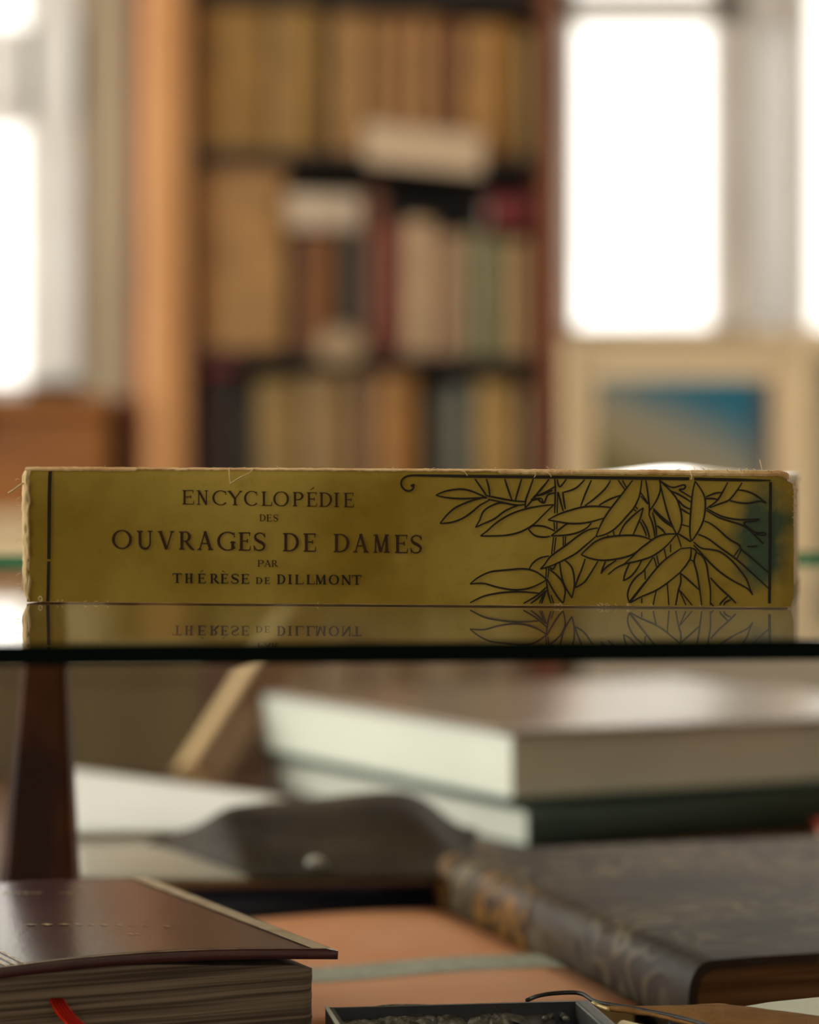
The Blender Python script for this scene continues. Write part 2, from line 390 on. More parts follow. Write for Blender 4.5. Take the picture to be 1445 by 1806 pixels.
# card hanging on the shelf edge
def card(name, p0, p1, py0, py1, col, label, drop):
    X0, X1 = bx(p0), bx(p1); z0, z1 = bz(mid(p0, p1), py1), bz(mid(p0, p1), py0)
    mb = MB(); k = -.012
    s = lambda X, z: z - drop * (X - mid(X0, X1))
    lo = [BF(X0, k, s(X0, z0)), BF(X1, k, s(X1, z0)), BF(X1, k + .004, s(X1, z0)), BF(X0, k + .004, s(X0, z0))]
    hi = [BF(X0, k, s(X0, z1)), BF(X1, k, s(X1, z1)), BF(X1, k + .004, s(X1, z1)), BF(X0, k + .004, s(X0, z1))]
    mb.prism(lo, hi)
    lo2 = [BF(X0 + .01, k + .004, s(X0, z1 - .02)), BF(X1 - .01, k + .004, s(X1, z1 - .02)), BF(X1 - .01, .0125, s(X1, z1 - .02)), BF(X0 + .01, .0125, s(X0, z1 - .02))]
    mb.prism(lo2, [p + Vector((0, 0, .004)) for p in lo2])
    o = mb.build(name, mat('card_%d' % col[0], col, .7, tuple(int(c * .95) for c in col), 8)); tag(o, label, 'label'); return o
card('shelf_card', 642, 850, 228, 298, (206, 176, 144), 'blank whitish card fixed on the shelf edge of the bookcase', .10)
# small grey round tin on the shelf edge
t = thing('round_badge', BF(bx(602), -.006, bz(602, 640)), 'small round greyish badge on the edge of the bookcase shelf', 'badge')
mb = MB(); rows = []
for (dy, rr) in ((.012, .036), (0, .036), (-.004, .033), (-.006, .001)):
    rows.append([BF(bx(602) + rr * math.cos(a * math.pi / 12), dy, bz(602, 610) + rr * .78 * math.sin(a * math.pi / 12)) for a in range(24)])
mb.grid(rows, 0, True); mb.build('badge_face', mat('badge_grey', (172, 144, 108), .5, (150, 124, 92), 20), t)

# wooden chest on a beige cupboard left of the bookcase
cx0, cx1 = px2(-330, 4.1), px2(192, 4.1)
t = thing('cupboard', (mid(cx0, cx1), 4.3, 0), 'beige painted cupboard carrying the honey coloured chest', 'cupboard')
zt = E - .058
mb = MB(); mb.box(cx0, cx1, 4.12, 4.55, .08, zt - .02); mb.build('body', M['cream'], t, bevel=.003)
mb = MB(); mb.box(cx0 - .01, cx1 + .004, 4.1, 4.56, zt - .02, zt); mb.build('top', M['cream'], t, bevel=.004)
mb = MB(); mb.box(cx0 + .02, cx1 - .02, 4.15, 4.53, 0, .08); mb.build('plinth', M['dark_wood'], t)
for a, b in ((cx0 + .01, mid(cx0, cx1) - .003), (mid(cx0, cx1) + .003, cx1 - .01)):
    mb = MB(); mb.box(a, b, 4.105, 4.12, .1, zt - .04); d = mb.build('door', M['cream'], t, bevel=.003)
    mb = MB(); mb.tube([(b - .03 if a < mid(cx0, cx1) - .1 else a + .03, 4.105, .6), (b - .03 if a < mid(cx0, cx1) - .1 else a + .03, 4.085, .6)], .01); mb.build('knob', M['dark_wood'], d)
zc = E + .114
t = thing('chest', (mid(cx0, cx1), 4.3, zt), 'honey brown wooden chest below the left window', 'chest')
mb = MB(); mb.box(cx0 + .01, cx1 - .006, 4.13, 4.5, zt, zc - .03); mb.build('body', M['honey_wood'], t, bevel=.004)
mb = MB(); mb.box(cx0, cx1, 4.12, 4.51, zc - .028, zc); mb.build('lid', M['honey_wood'], t, bevel=.006)
mb = MB(); mb.box(px2(-60, 4.1), px2(-40, 4.1), 4.112, 4.12, zc - .06, zc - .02); mb.build('latch', mat('brass', (170, 130, 60), .35, metallic=1), t)

# framed picture on a sideboard in front of the right window
FY = 4.1
fx0, fx1 = px2(993, FY), px2(1434, FY); fz0, fz1 = pz2(1012, FY) + .0006, pz2(600, FY)
sx0, sx1 = px2(1000, FY) + .03, px2(1000, FY) + .9
side_m = mat('grey_beige_paint', (166, 152, 132), .6, (156, 142, 122), 6)
t = thing('sideboard', (mid(sx0, sx1), 4.35, 0), 'low grey beige sideboard that the framed picture stands on', 'sideboard')
mb = MB(); mb.box(sx0, sx1, FY - .06, 4.6, .1, fz0 - .03); mb.build('body', side_m, t, bevel=.004)
mb = MB(); mb.box(sx0 - .015, sx1 + .015, FY - .08, 4.62, fz0 - .03, fz0 - .0006); mb.build('top', side_m, t, bevel=.004)
for a in (sx0 + .04, sx1 - .08):
    for b in (FY - .03, 4.53):
        mb = MB(); mb.box(a, a + .04, b, b + .04, 0, .1); mb.build('leg', M['dark_wood'], t)
for a, b in ((sx0 + .02, mid(sx0, sx1) - .004), (mid(sx0, sx1) + .004, sx1 - .02)):
    mb = MB(); mb.box(a, b, FY - .07, FY - .06, .13, fz0 - .05); mb.build('door', side_m, t, bevel=.003)
t = thing('framed_picture', (mid(fx0, fx1), FY, fz0), 'cream framed picture with teal top standing by the right window', 'picture')
fw = .022
mb = MB()
mb.box(fx0, fx0 + fw, FY, FY + .022, fz0, fz1); mb.box(fx1 - fw, fx1, FY, FY + .022, fz0, fz1)
mb.box(fx0 + fw, fx1 - fw, FY, FY + .022, fz0, fz0 + fw); mb.box(fx0 + fw, fx1 - fw, FY, FY + .022, fz1 - fw, fz1)
mb.build('frame', M['cream'], t, bevel=.004)
mb = MB(); mb.box(fx0 + fw, fx1 - fw, FY + .012, FY + .018, fz0 + fw, fz1 - fw); mb.build('mat_board', mat('mat_board', (236, 208, 166), .75), t)
def picture_mat(x0, x1, z0, z1):
    m = bpy.data.materials.new('painting'); m.use_nodes = True; nt = m.node_tree; b = nt.nodes['Principled BSDF']; b.inputs['Roughness'].default_value = .5
    N = nt.nodes.new; L = nt.links.new
    tc = N('ShaderNodeTexCoord'); sp = N('ShaderNodeSeparateXYZ'); L(tc.outputs['Generated'], sp.inputs[0])
    nz = N('ShaderNodeTexNoise'); nz.inputs['Scale'].default_value = 2.2; nz.inputs['Detail'].default_value = 4; L(tc.outputs['Generated'], nz.inputs['Vector'])
    # height of the shoreline falls towards the right
    a = N('ShaderNodeMath'); a.operation = 'MULTIPLY_ADD'; L(sp.outputs[0], a.inputs[0]); a.inputs[1].default_value = .55; L(sp.outputs[2], a.inputs[2])
    c = N('ShaderNodeMath'); c.operation = 'MULTIPLY_ADD'; L(nz.outputs[0], c.inputs[0]); c.inputs[1].default_value = .22; L(a.outputs[0], c.inputs[2])
    r = N('ShaderNodeValToRGB'); cr = r.color_ramp
    cr.elements[0].position = .3; cr.elements[0].color = lin((70, 70, 50))
    cr.elements[1].position = 1.0; cr.elements[1].color = lin((8, 100, 124))
    for p, q in ((.62, (108, 96, 46)), (.78, (150, 132, 98)), (.94, (148, 136, 110)), ):
        e = cr.elements.new(p * .78); e.color = lin(q)
    sc = N('ShaderNodeMath'); sc.operation = 'MULTIPLY'; sc.inputs[1].default_value = .76; L(c.outputs[0], sc.inputs[0]); L(sc.outputs[0], r.inputs[0])
    # dark band along the right edge
    e2 = N('ShaderNodeMapRange'); L(sp.outputs[0], e2.inputs[0]); e2.inputs[1].default_value = .86; e2.inputs[2].default_value = .97
    mx = N('ShaderNodeMixRGB'); L(e2.outputs[0], mx.inputs[0]); L(r.outputs[0], mx.inputs[1]); mx.inputs[2].default_value = lin((84, 72, 66))
    L(mx.outputs[0], b.inputs['Base Color']); return m
mb = MB(); mb.box(px2(1050, FY), px2(1364, FY), FY + .0105, FY + .012, pz2(950, FY), pz2(668, FY)); mb.build('painting', picture_mat(0, 1, 0, 1), t)
mb = MB(); mb.box(fx0 + .01, fx1 - .01, FY + .018, FY + .026, fz0 + .01, fz1 - .01); mb.build('backing', M['dark_wood'], t)
mb = MB(); mb.add([(mid(fx0, fx1) - .03, FY + .026, fz0 + .2), (mid(fx0, fx1) + .03, FY + .026, fz0 + .2), (mid(fx0, fx1) + .03, FY + .15, fz0), (mid(fx0, fx1) - .03, FY + .15, fz0)], [(0, 1, 2, 3)])
mb.build('easel_back', M['dark_wood'], t, solid=.004)

# ------------------------------------------------------------------ display counter and the glass shelf
ZG = E - .0328                                       # top of the glass
ZB = E - .160                                        # top of the counter
t = thing('display_counter', (0, 1.0, 0), 'brown wooden display counter under the glass shelf, covered with old books', 'counter')
mb = MB(); mb.box(-.62, .62, .36, 1.62, ZB - .03, ZB); mb.build('counter_top', M['counter'], t, bevel=.004)
mb = MB(); mb.box(-.58, .58, .40, 1.58, .08, ZB - .03); mb.build('body', M['counter'], t)
mb = MB(); mb.box(-.55, .55, .44, 1.55, 0, .08); mb.build('plinth', M['dark_wood'], t)
t = thing('storage_box', (-.22, 1.53, ZB), 'olive brown cardboard box at the back left of the counter behind the booklets', 'box')
olive = mat('olive_board', (150, 130, 88), .7, (108, 90, 62), 9, (1, 1, .25), lo=.3, hi=.7)
mb = MB(); mb.box(-.36, -.075, 1.50, 1.58, ZB, E - .108); mb.build('body', olive, t, bevel=.001)
mb = MB(); mb.box(-.362, -.073, 1.498, 1.582, E - .1079, E - .095); mb.build('lid', olive, t, bevel=.001)

def glass_top_mat():
    m = bpy.data.materials.new('shelf_glass'); m.use_nodes = True; nt = m.node_tree; nt.nodes.clear(); N = nt.nodes.new; L = nt.links.new
    out = N('ShaderNodeOutputMaterial'); mx = N('ShaderNodeMixShader'); g = N('ShaderNodeNewGeometry')
    ior = N('ShaderNodeMapRange'); L(g.outputs['Backfacing'], ior.inputs[0]); ior.inputs[3].default_value = 1.5; ior.inputs[4].default_value = 1 / 1.5
    fr = N('ShaderNodeFresnel'); L(ior.outputs[0], fr.inputs[0])
    t = N('ShaderNodeBsdfTransparent'); t.inputs[0].default_value = (.84, .89, .85, 1)
    gl = N('ShaderNodeBsdfGlossy'); gl.inputs['Roughness'].default_value = .012; gl.inputs[0].default_value = (1, 1, 1, 1)
    L(fr.outputs[0], mx.inputs[0]); L(t.outputs[0], mx.inputs[1]); L(gl.outputs[0], mx.inputs[2])
    # a breath of dust on the glass
    d = N('ShaderNodeBsdfDiffuse'); d.inputs[0].default_value = (.5, .47, .42, 1)
    nz = N('ShaderNodeTexNoise'); nz.inputs['Scale'].default_value = 30; tc = N('ShaderNodeTexCoord'); L(tc.outputs['Object'], nz.inputs['Vector'])
    k = N('ShaderNodeMath'); k.operation = 'MULTIPLY'; k.inputs[1].default_value = .03; L(nz.outputs[0], k.inputs[0])
    m2 = N('ShaderNodeMixShader'); L(k.outputs[0], m2.inputs[0]); L(mx.outputs[0], m2.inputs[1]); L(d.outputs[0], m2.inputs[2])
    L(m2.outputs[0], out.inputs[0]); return m
def clear_mat():
    m = bpy.data.materials.new('glass_clear'); m.use_nodes = True; nt = m.node_tree; nt.nodes.clear()
    out = nt.nodes.new('ShaderNodeOutputMaterial'); t = nt.nodes.new('ShaderNodeBsdfTransparent'); t.inputs[0].default_value = (.97, .99, .975, 1)
    nt.links.new(t.outputs[0], out.inputs[0]); return m
def edge_back_mat():  # window light in the back and side edges put into a green colour
    m = bpy.data.materials.new('glass_edge_lit'); m.use_nodes = True; nt = m.node_tree; nt.nodes.clear(); N = nt.nodes.new; L = nt.links.new
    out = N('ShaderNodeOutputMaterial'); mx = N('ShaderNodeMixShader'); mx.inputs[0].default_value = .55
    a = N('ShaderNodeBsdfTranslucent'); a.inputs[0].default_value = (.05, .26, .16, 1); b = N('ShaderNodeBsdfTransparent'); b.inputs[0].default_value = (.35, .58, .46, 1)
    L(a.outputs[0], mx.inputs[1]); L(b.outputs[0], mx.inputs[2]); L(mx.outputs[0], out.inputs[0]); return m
gu = Vector((.1597, .0187, 0)).normalized(); gv = Vector((-gu.y, gu.x, 0))
g0 = gp(722.5, 1132, -.0328)
GF = frame((g0.x, g0.y, 0), gu, gv)
gd = .515; gt = .0042; gw = .42
top = [GF(-gw, 0, ZG), GF(gw, 0, ZG), GF(gw, gd, ZG), GF(-gw, gd, ZG)]
bot = [p - Vector((0, 0, gt)) for p in top]
mb = MB()
mb.add(top + bot, [(0, 1, 2, 3)], 0); mb.add(top + bot, [(7, 6, 5, 4)], 1)
mb.add(top + bot, [(4, 5, 1, 0)], 2); mb.add(top + bot, [(5, 6, 2, 1), (6, 7, 3, 2), (7, 4, 0, 3)], 3)
me_v = top + bot
o = part('glass_shelf', me_v, [(0, 1, 2, 3), (7, 6, 5, 4), (4, 5, 1, 0), (5, 6, 2, 1), (6, 7, 3, 2), (7, 4, 0, 3)],
         [glass_top_mat(), clear_mat(), mat('glass_edge_shaded', (7, 20, 14), .7, spec=.04), edge_back_mat()], None, midx=[0, 1, 2, 3, 3, 3])  # near-black front edge: its shade is put into the colour
ES = MB(); ES.box(-gw, gw, gd - .003, gd, ZG + .0001, ZG + .0026, fr=GF); ES.build('edge_glow_strip', edge_back_mat(), o, label='added green strip standing in for light in the rear edge')  # added raised strip, stands in for window light glowing in the glass edge
tag(o, 'clear glass shelf with dark green front edge carrying the yellow book', 'shelf')

# tapered post under the glass
PY = .90
pw = lambda py: (39 + (py - 1180) * 26 / 365) / FPX * PY
pc = lambda py: ((79 - (py - 1180) * 9 / 365) - HX) / FPX * PY
t = thing('support_post', (pc(1700), PY, ZB), 'dark brown tapered wooden post holding up the glass shelf at left', 'post')
mb = MB(); rows = []
for py in (1049, 1180, 1360, 1545, 1690):
    hw, c = pw(py), pc(py); zz = pz2(py, PY); dd = hw * .8
    if py == 1049: zz = ZG - gt - .0004
    k = hw * .25
    rows.append([Vector((c - hw, PY - dd + k, zz)), Vector((c - hw + k, PY - dd, zz)), Vector((c + hw - k, PY - dd, zz)), Vector((c + hw, PY - dd + k, zz)),
                 Vector((c + hw, PY + dd, zz)), Vector((c - hw, PY + dd, zz))])
mb.grid(rows, 0, True); mb.add(rows[0], [(0, 1, 2, 3, 4, 5)]); mb.add(rows[-1], [(5, 4, 3, 2, 1, 0)])
mb.build('shaft', mat('tortoise_wood', (60, 35, 25), .6, (122, 68, 38), 45, (1, 1, .5), lo=.4, hi=.75, spec=.15), t)
hw, c = pw(1690) * 1.15, pc(1690); mb = MB(); mb.box(c - hw, c + hw, PY - hw, PY + hw, ZB, pz2(1690, PY)); mb.build('foot', M['dark_wood'], t, bevel=.001)

# ------------------------------------------------------------------ the yellow book
TH = math.radians(9.0)
su = Vector((math.cos(TH), -math.sin(TH), 0)); sv = Vector((math.sin(TH), math.cos(TH), 0))
so = Vector((0, .703, 0))
SF = frame(so, su, sv)
def S(px, py, off=0.0):                              # pixel -> point on the spine, off = metres in front of it
    r = Vector(((px - HX) / FPX, 1, (HY - py) / FPX))
    t = so.dot(sv) / r.dot(sv); p = r * t; p.z += E
    a = p.dot(su)
    dent = .00035 * noise.noise(Vector((px * .006, py * .012, 3.1))) + .00012 * noise.noise(Vector((px * .03, py * .03, 9.1)))
    edge = .0016 * max(0, (px - 1372) / 28) ** 2 + .0006 * max(0, (842 - py) / 16) ** 2
    return p - sv * (off + dent) + sv * edge
def sbot(px):                                        # pixel row where the spine meets the glass
    r = Vector(((px - HX) / FPX, 1, 0)); t = so.dot(sv) / r.dot(sv)
    return HY + (E - ZG - .0003) * FPX / t
t = thing('yellow_book', SF(0, .07, ZG), 'worn yellow green cloth book lying on the glass shelf, titled spine forward', 'book')
YB_ = t
def cloth_mat():
    m = bpy.data.materials.new('yellow_cloth'); m.use_nodes = True; nt = m.node_tree; b = nt.nodes['Principled BSDF']; N = nt.nodes.new; L = nt.links.new
    b.inputs['Roughness'].default_value = .75; b.inputs['Specular IOR Level'].default_value = .2
    tc = N('ShaderNodeTexCoord')
    def nz(sc, det=5, st=None):
        n = N('ShaderNodeTexNoise'); n.inputs['Scale'].default_value = sc; n.inputs['Detail'].default_value = det
        if st:
            mp = N('ShaderNodeMapping'); mp.inputs['Scale'].default_value = st; L(tc.outputs['Object'], mp.inputs[0]); L(mp.outputs[0], n.inputs['Vector'])
        else: L(tc.outputs['Object'], n.inputs['Vector'])
        return n
    n1 = nz(26, 6); r1 = N('ShaderNodeValToRGB'); L(n1.outputs[0], r1.inputs[0])
    r1.color_ramp.elements[0].position = .34; r1.color_ramp.elements[0].color = lin(CL0)
    r1.color_ramp.elements[1].position = .68; r1.color_ramp.elements[1].color = lin(CL1)
    # pale rubbed patches
    n2 = nz(60, 6); r2 = N('ShaderNodeValToRGB'); L(n2.outputs[0], r2.inputs[0]); r2.color_ramp.elements[0].position = .62; r2.color_ramp.elements[0].color = (0, 0, 0, 1); r2.color_ramp.elements[1].position = .8; r2.color_ramp.elements[1].color = (.5, .5, .5, 1)
    mx = N('ShaderNodeMixRGB'); L(r2.outputs[0], mx.inputs[0]); L(r1.outputs[0], mx.inputs[1]); mx.inputs[2].default_value = lin((196, 166, 84))
    # small brown flecks
    n3 = nz(420, 2); r3 = N('ShaderNodeValToRGB'); L(n3.outputs[0], r3.inputs[0]); r3.color_ramp.elements[0].position = .28; r3.color_ramp.elements[0].color = (.12, .12, .12, 1); r3.color_ramp.elements[1].position = .40; r3.color_ramp.elements[1].color = (0, 0, 0, 1)
    mx3 = N('ShaderNodeMixRGB'); L(r3.outputs[0], mx3.inputs[0]); L(mx.outputs[0], mx3.inputs[1]); mx3.inputs[2].default_value = lin((110, 84, 26))
    # blue green ink stain by the right rule
    vp = N('ShaderNodeMapping'); vp.vector_type = 'POINT'; L(tc.outputs['Object'], vp.inputs[0])
    c = S(1352, 952) - SF(0, .07, ZG)
    vp.inputs['Location'].default_value = (-c.x, -c.y, -c.z)
    ln = N('ShaderNodeVectorMath'); ln.operation = 'LENGTH'
    sc = N('ShaderNodeVectorMath'); sc.operation = 'MULTIPLY'; sc.inputs[1].default_value = (118, 30, 66); L(vp.outputs[0], sc.inputs[0]); L(sc.outputs[0], ln.inputs[0])
    n4 = nz(130, 6); ad = N('ShaderNodeMath'); ad.operation = 'MULTIPLY_ADD'; L(n4.outputs[0], ad.inputs[0]); ad.inputs[1].default_value = 1.7; L(ln.outputs['Value'], ad.inputs[2])
    r4 = N('ShaderNodeMapRange'); L(ad.outputs[0], r4.inputs[0]); r4.inputs[1].default_value = 1.25; r4.inputs[2].default_value = 1.95; r4.inputs[3].default_value = .9; r4.inputs[4].default_value = 0
    mx4 = N('ShaderNodeMixRGB'); L(r4.outputs[0], mx4.inputs[0]); L(mx3.outputs[0], mx4.inputs[1]); mx4.inputs[2].default_value = lin((44, 78, 62))
    L(mx4.outputs[0], b.inputs['Base Color'])
    # woven grain
    n5 = nz(1500, 2); bp = N('ShaderNodeBump'); bp.inputs['Strength'].default_value = .25; bp.inputs['Distance'].default_value = .0003; L(n5.outputs[0], bp.inputs['Height']); L(bp.outputs[0], b.inputs['Normal'])
    return m
CL0, CL1 = (143, 114, 24), (184, 157, 68)
M['cloth'] = cloth_mat()
M['ink'] = mat('black_ink', (38, 28, 14), .6, spec=.2)
M['ink_brown'] = mat('brown_ink', (58, 35, 12), .65, spec=.2)
# spine sheet with slightly worn outline
NX, NY = 150, 22
def rag(x, k, s=.05): return k * noise.noise(Vector((x * s, 1.7, k))) + .5 * k * noise.noise(Vector((x * s * 3.3, 7.7, k)))
def spine_top(px):
    y = 826.5 + (px - 50) * 6.3 / 1345
    y += rag(px, 1.1) + (2.2 if px > 880 else 0) * min(1, (px - 880) / 40 if px > 880 else 0)
    if px > 1372: y += ((px - 1372) / 24) ** 2 * 22
    if px < 62: y += (62 - px) * .5
    return y
def spine_right(py):
    x = 1400 + 1.2 * noise.noise(Vector((py * .06, 5, 0)))
    if py < 862: x -= (862 - py) * .28
    if py > 1050: x -= (py - 1050) * .22
    return x
rows = []
for j in range(NY + 1):
    tt = j / NY; r = []
    for i in range(NX + 1):
        s_ = i / NX; x = 51 + s_ * 1347
        yt, yb = spine_top(min(x, 1394)), sbot(x)
        y = yb + (yt - yb) * tt
        xr = spine_right(y); xl = 50.5 + 1.6 * noise.noise(Vector((y * .05, 2, 0))) - (2.5 if y > 985 else 0)
        x = xl + s_ * (xr - xl)
        r.append(S(x, y, 0))
    rows.append(r)
mb = MB(); mb.grid(rows); mb.build('spine', M['cloth'], YB_, smooth=True)
# body: boards and page block behind the spine
uL, uR = (S(38, 950) - so).dot(su), (S(1396, 950) - so).dot(su)
zt = pz2(829, .703)
mb = MB(); mb.box(uL + .001, uR - .001, .0022, .142, ZG + .0003, ZG + .0026, fr=SF); mb.build('back_cover', M['cloth'], YB_)
mb = MB(); mb.box(uL + .0008, uR - .0012, .0022, .137, ZG + .0028, zt - .0032, fr=SF); mb.build('page_block', M['aged_paper'], YB_)
# front cover, swollen where the boards have warped
rows = []; uc = (S(1140, 950) - so).dot(su)
for j in range(25):
    vv = .0024 + .1396 * j / 24; r = []
    for i in range(61):
        uu = uL + .001 + (uR - uL - .002) * i / 60
        hump = .0026 * math.exp(-((uu - uc) / .017) ** 2) * math.exp(-((vv - .105) / .045) ** 2)
        r.append(SF(uu, vv, zt - .0006 + hump - .0004 * (vv < .004)))
    rows.append(r)
mb = MB(); mb.grid(rows); mb.build('front_cover', mat('glazed_yellow_cloth', (206, 196, 150), .16, spec=.8), YB_, smooth=True, solid=.0024)
# torn cloth edges showing linen and board
fray_m = mat('frayed_linen', (206, 174, 120), .9, (120, 82, 40), 90, (2.2, 2.2, .5), lo=.50, hi=.62)  # dark brown streaks put the shadowed gaps of the torn end into the colour
fray_top_m = mat('frayed_linen_pale', (236, 200, 142), .9, (206, 156, 100), 160, lo=.4, hi=.65)
mb = MB(); rows = []
for j in range(46):
    y = 824 + (1062 - 824) * j / 45
    xl = 34.5 + 2.2 * noise.noise(Vector((y * .045, 3, 1))) + 1.2 * noise.noise(Vector((y * .2, 3, 1)))
    if y < 838: xl += (838 - y) * .6
    if y > 1040: xl += (y - 1040) * .32
    xr = 53 + 1.4 * noise.noise(Vector((y * .11, 8, 1)))
    r = []
    for k in range(9):
        q = k / 8; x = xl + (xr - xl) * q
        r.append(S(x, min(y, sbot(x)), .0002 - .0026 * (1 - q) ** 2 + .0006 * noise.noise(Vector((x * .25, y * .06, 4)))))
    rows.append(r)
mb.grid(rows)
mb.build('torn_spine_end', fray_m, YB_, smooth=True, solid=.0006, label='frayed buff linen at the torn spine end')
mb = MB(); rows = []
def ftop(x): return 823.2 + (x - 50) * 6.6 / 1345
for i in range(300):
    x = 44 + (1392 - 44) * i / 299
    th = 5.2 + (5.0 if x > 1220 else 3.2 if x > 880 else 1.8 if x < 240 else 0)
    y0 = ftop(x) - .9 * noise.noise(Vector((x * .05, 4, 4))) - 1.6 * max(0, noise.noise(Vector((x * .35, 2, 9)))) + (max(0, x - 1372) / 20) ** 2 * 6
    if 310 < x < 335: y0 += 1
    y1 = y0 + th + 1.6 * noise.noise(Vector((x * .13, 6, 6))) + 1.2 * noise.noise(Vector((x * .5, 6, 6)))
    yb = y1
    rows.append([S(x, y0, -.0016), S(x, y0 + .3, -.0006), S(x, y0 + .8, .0002), S(x, mid(y0, y1) + .6, .0004), S(x, yb, .00015)])
mb.grid(rows)
mb.build('torn_top_edge', fray_top_m, YB_, smooth=False, label='ragged buff linen along the upper spine edge')
mb = MB(); rows = []
for i in range(260):
    x = 50 + (1396 - 50) * i / 259; yb = sbot(x)
    k = .8 + .9 * abs(noise.noise(Vector((x * .09, 2, 2)))) + (1.4 if 900 < x < 1180 else 0) * abs(noise.noise(Vector((x * .05, 8, 2)))) + (2.5 if x > 1290 else 0) * abs(noise.noise(Vector((x * .03, 5, 2))))
    rows.append([S(x, yb, .0007), S(x, yb - k * .5, .0006), S(x, yb - k, .0001)])
mb.grid(rows); mb.build('torn_lower_edge', mat('frayed_linen_dim', (176, 146, 92), .9, (130, 98, 56), 160), YB_, label='thin worn buff line along the lower spine edge')
# loose threads and paper splinters
mb = MB()
def thread(pts, r=.00011): mb.tube([S(x, y, o) for x, y, o in catmull(pts, 5)], r, 6)
thread([(404, 825, .0003), (406, 840, .0008), (408, 852, .0010), (409, 852.5, .001), (425, 842, .0009), (440, 835, .0006), (447, 826, .0003)], .00013)
thread([(43, 852, .0004), (35, 858, .0012), (28, 864, .0016), (19, 870, .0018)], [.0004, .00038, .0003, .0001] * 4 + [.0001] * 0 if False else .00026)
thread([(72, 1051, .0005), (75.5, 1056, .0006), (72, 1061, .0006), (69, 1056, .0006), (72, 1051, .0005)], .00013)
for _ in range(46):
    x = random.choice([random.uniform(860, 1390), random.uniform(60, 1390), random.uniform(980, 1050), random.uniform(1300, 1395)])
    y = ftop(x) + random.uniform(-.5, 3); a = random.uniform(-2.8, -.3) if random.random() < .5 else random.uniform(.3, 2.8); l = random.uniform(3, 11)
    thread([(x, y, .0004), (x + l * .5 * math.cos(a) + random.uniform(-1, 1), y + l * .4 * math.sin(a), .0009), (x + l * math.cos(a), y + l * .6 * math.sin(a), .0008)], random.uniform(.00005, .00011))
thread([(1345, 829, .0002), (1343, 822, .0002), (1341, 815, .0001), (1340, 811, .0001)], .0001)
thread([(1218, 831, .0006), (1221, 838, .0008), (1220, 846, .0006)], .0002)
thread([(942, 830, .0006), (946, 836, .0008), (943, 842, .0006)], .00014)
thread([(962, 832, .0006), (970, 836, .0008), (973, 841, .0006)], .00014)
thread([(815, 828, .0006), (822, 834, .0008), (825, 839, .0006)], .00012)
for _ in range(16):
    y = random.uniform(850, 940); l = random.uniform(3, 8)
    thread([(1398, y, .0003), (1401 + l * .4, y + random.uniform(-2, 2), .0002), (1400 + l, y + random.uniform(-4, 4), 0)], .00006)
for _ in range(10):
    y = random.uniform(835, 1050); l = random.uniform(3, 7)
    thread([(38, y, .0008), (34 - l * .4, y + random.uniform(-2, 4), .0006), (35 - l, y + random.uniform(-2, 6), .0002)], .00006)
for _ in range(22):
    x = random.choice([random.uniform(1040, 1110), random.uniform(60, 1390)]); y = sbot(x) - 1
    thread([(x, y, .0007), (x + random.uniform(-3, 3), y - random.uniform(1, 4), .0009), (x + random.uniform(-7, 7), y - random.uniform(0, 5), .0007)], .00007)
mb.build('loose_threads', mat('thread', (226, 196, 140), .8), YB_, smooth=True, label='pale loose threads along the worn edges')['kind'] = 'stuff'

# --- lettering and ornament: flat strokes printed on the cloth
OFF = .00022
def ribbon(mbx, pts, wd, sub=1.6, off=OFF):
    """pts in pixels on the spine, wd pixel width (number or list)"""
    P = [Vector((p[0], p[1])) for p in pts]; W = wd if isinstance(wd, (list, tuple)) else [wd] * len(P)
    Q = []; 
    for i in range(len(P) - 1):
        n = max(1, int((P[i + 1] - P[i]).length / 9))
        for k in range(n): Q.append((P[i].lerp(P[i + 1], k / n), W[i] + (W[i + 1] - W[i]) * k / n))
    Q.append((P[-1], W[-1])); rows = []
    for i, (p, w_) in enumerate(Q):
        d = Q[min(i + 1, len(Q) - 1)][0] - Q[max(i - 1, 0)][0]
        if d.length < 1e-6: d = Vector((1, 0))
        d.normalize(); nn = Vector((-d.y, d.x)) * w_ / 2
        rows.append([S(p.x + nn.x, p.y + nn.y, off), S(p.x - nn.x, p.y - nn.y, off)])
    mbx.grid(rows)
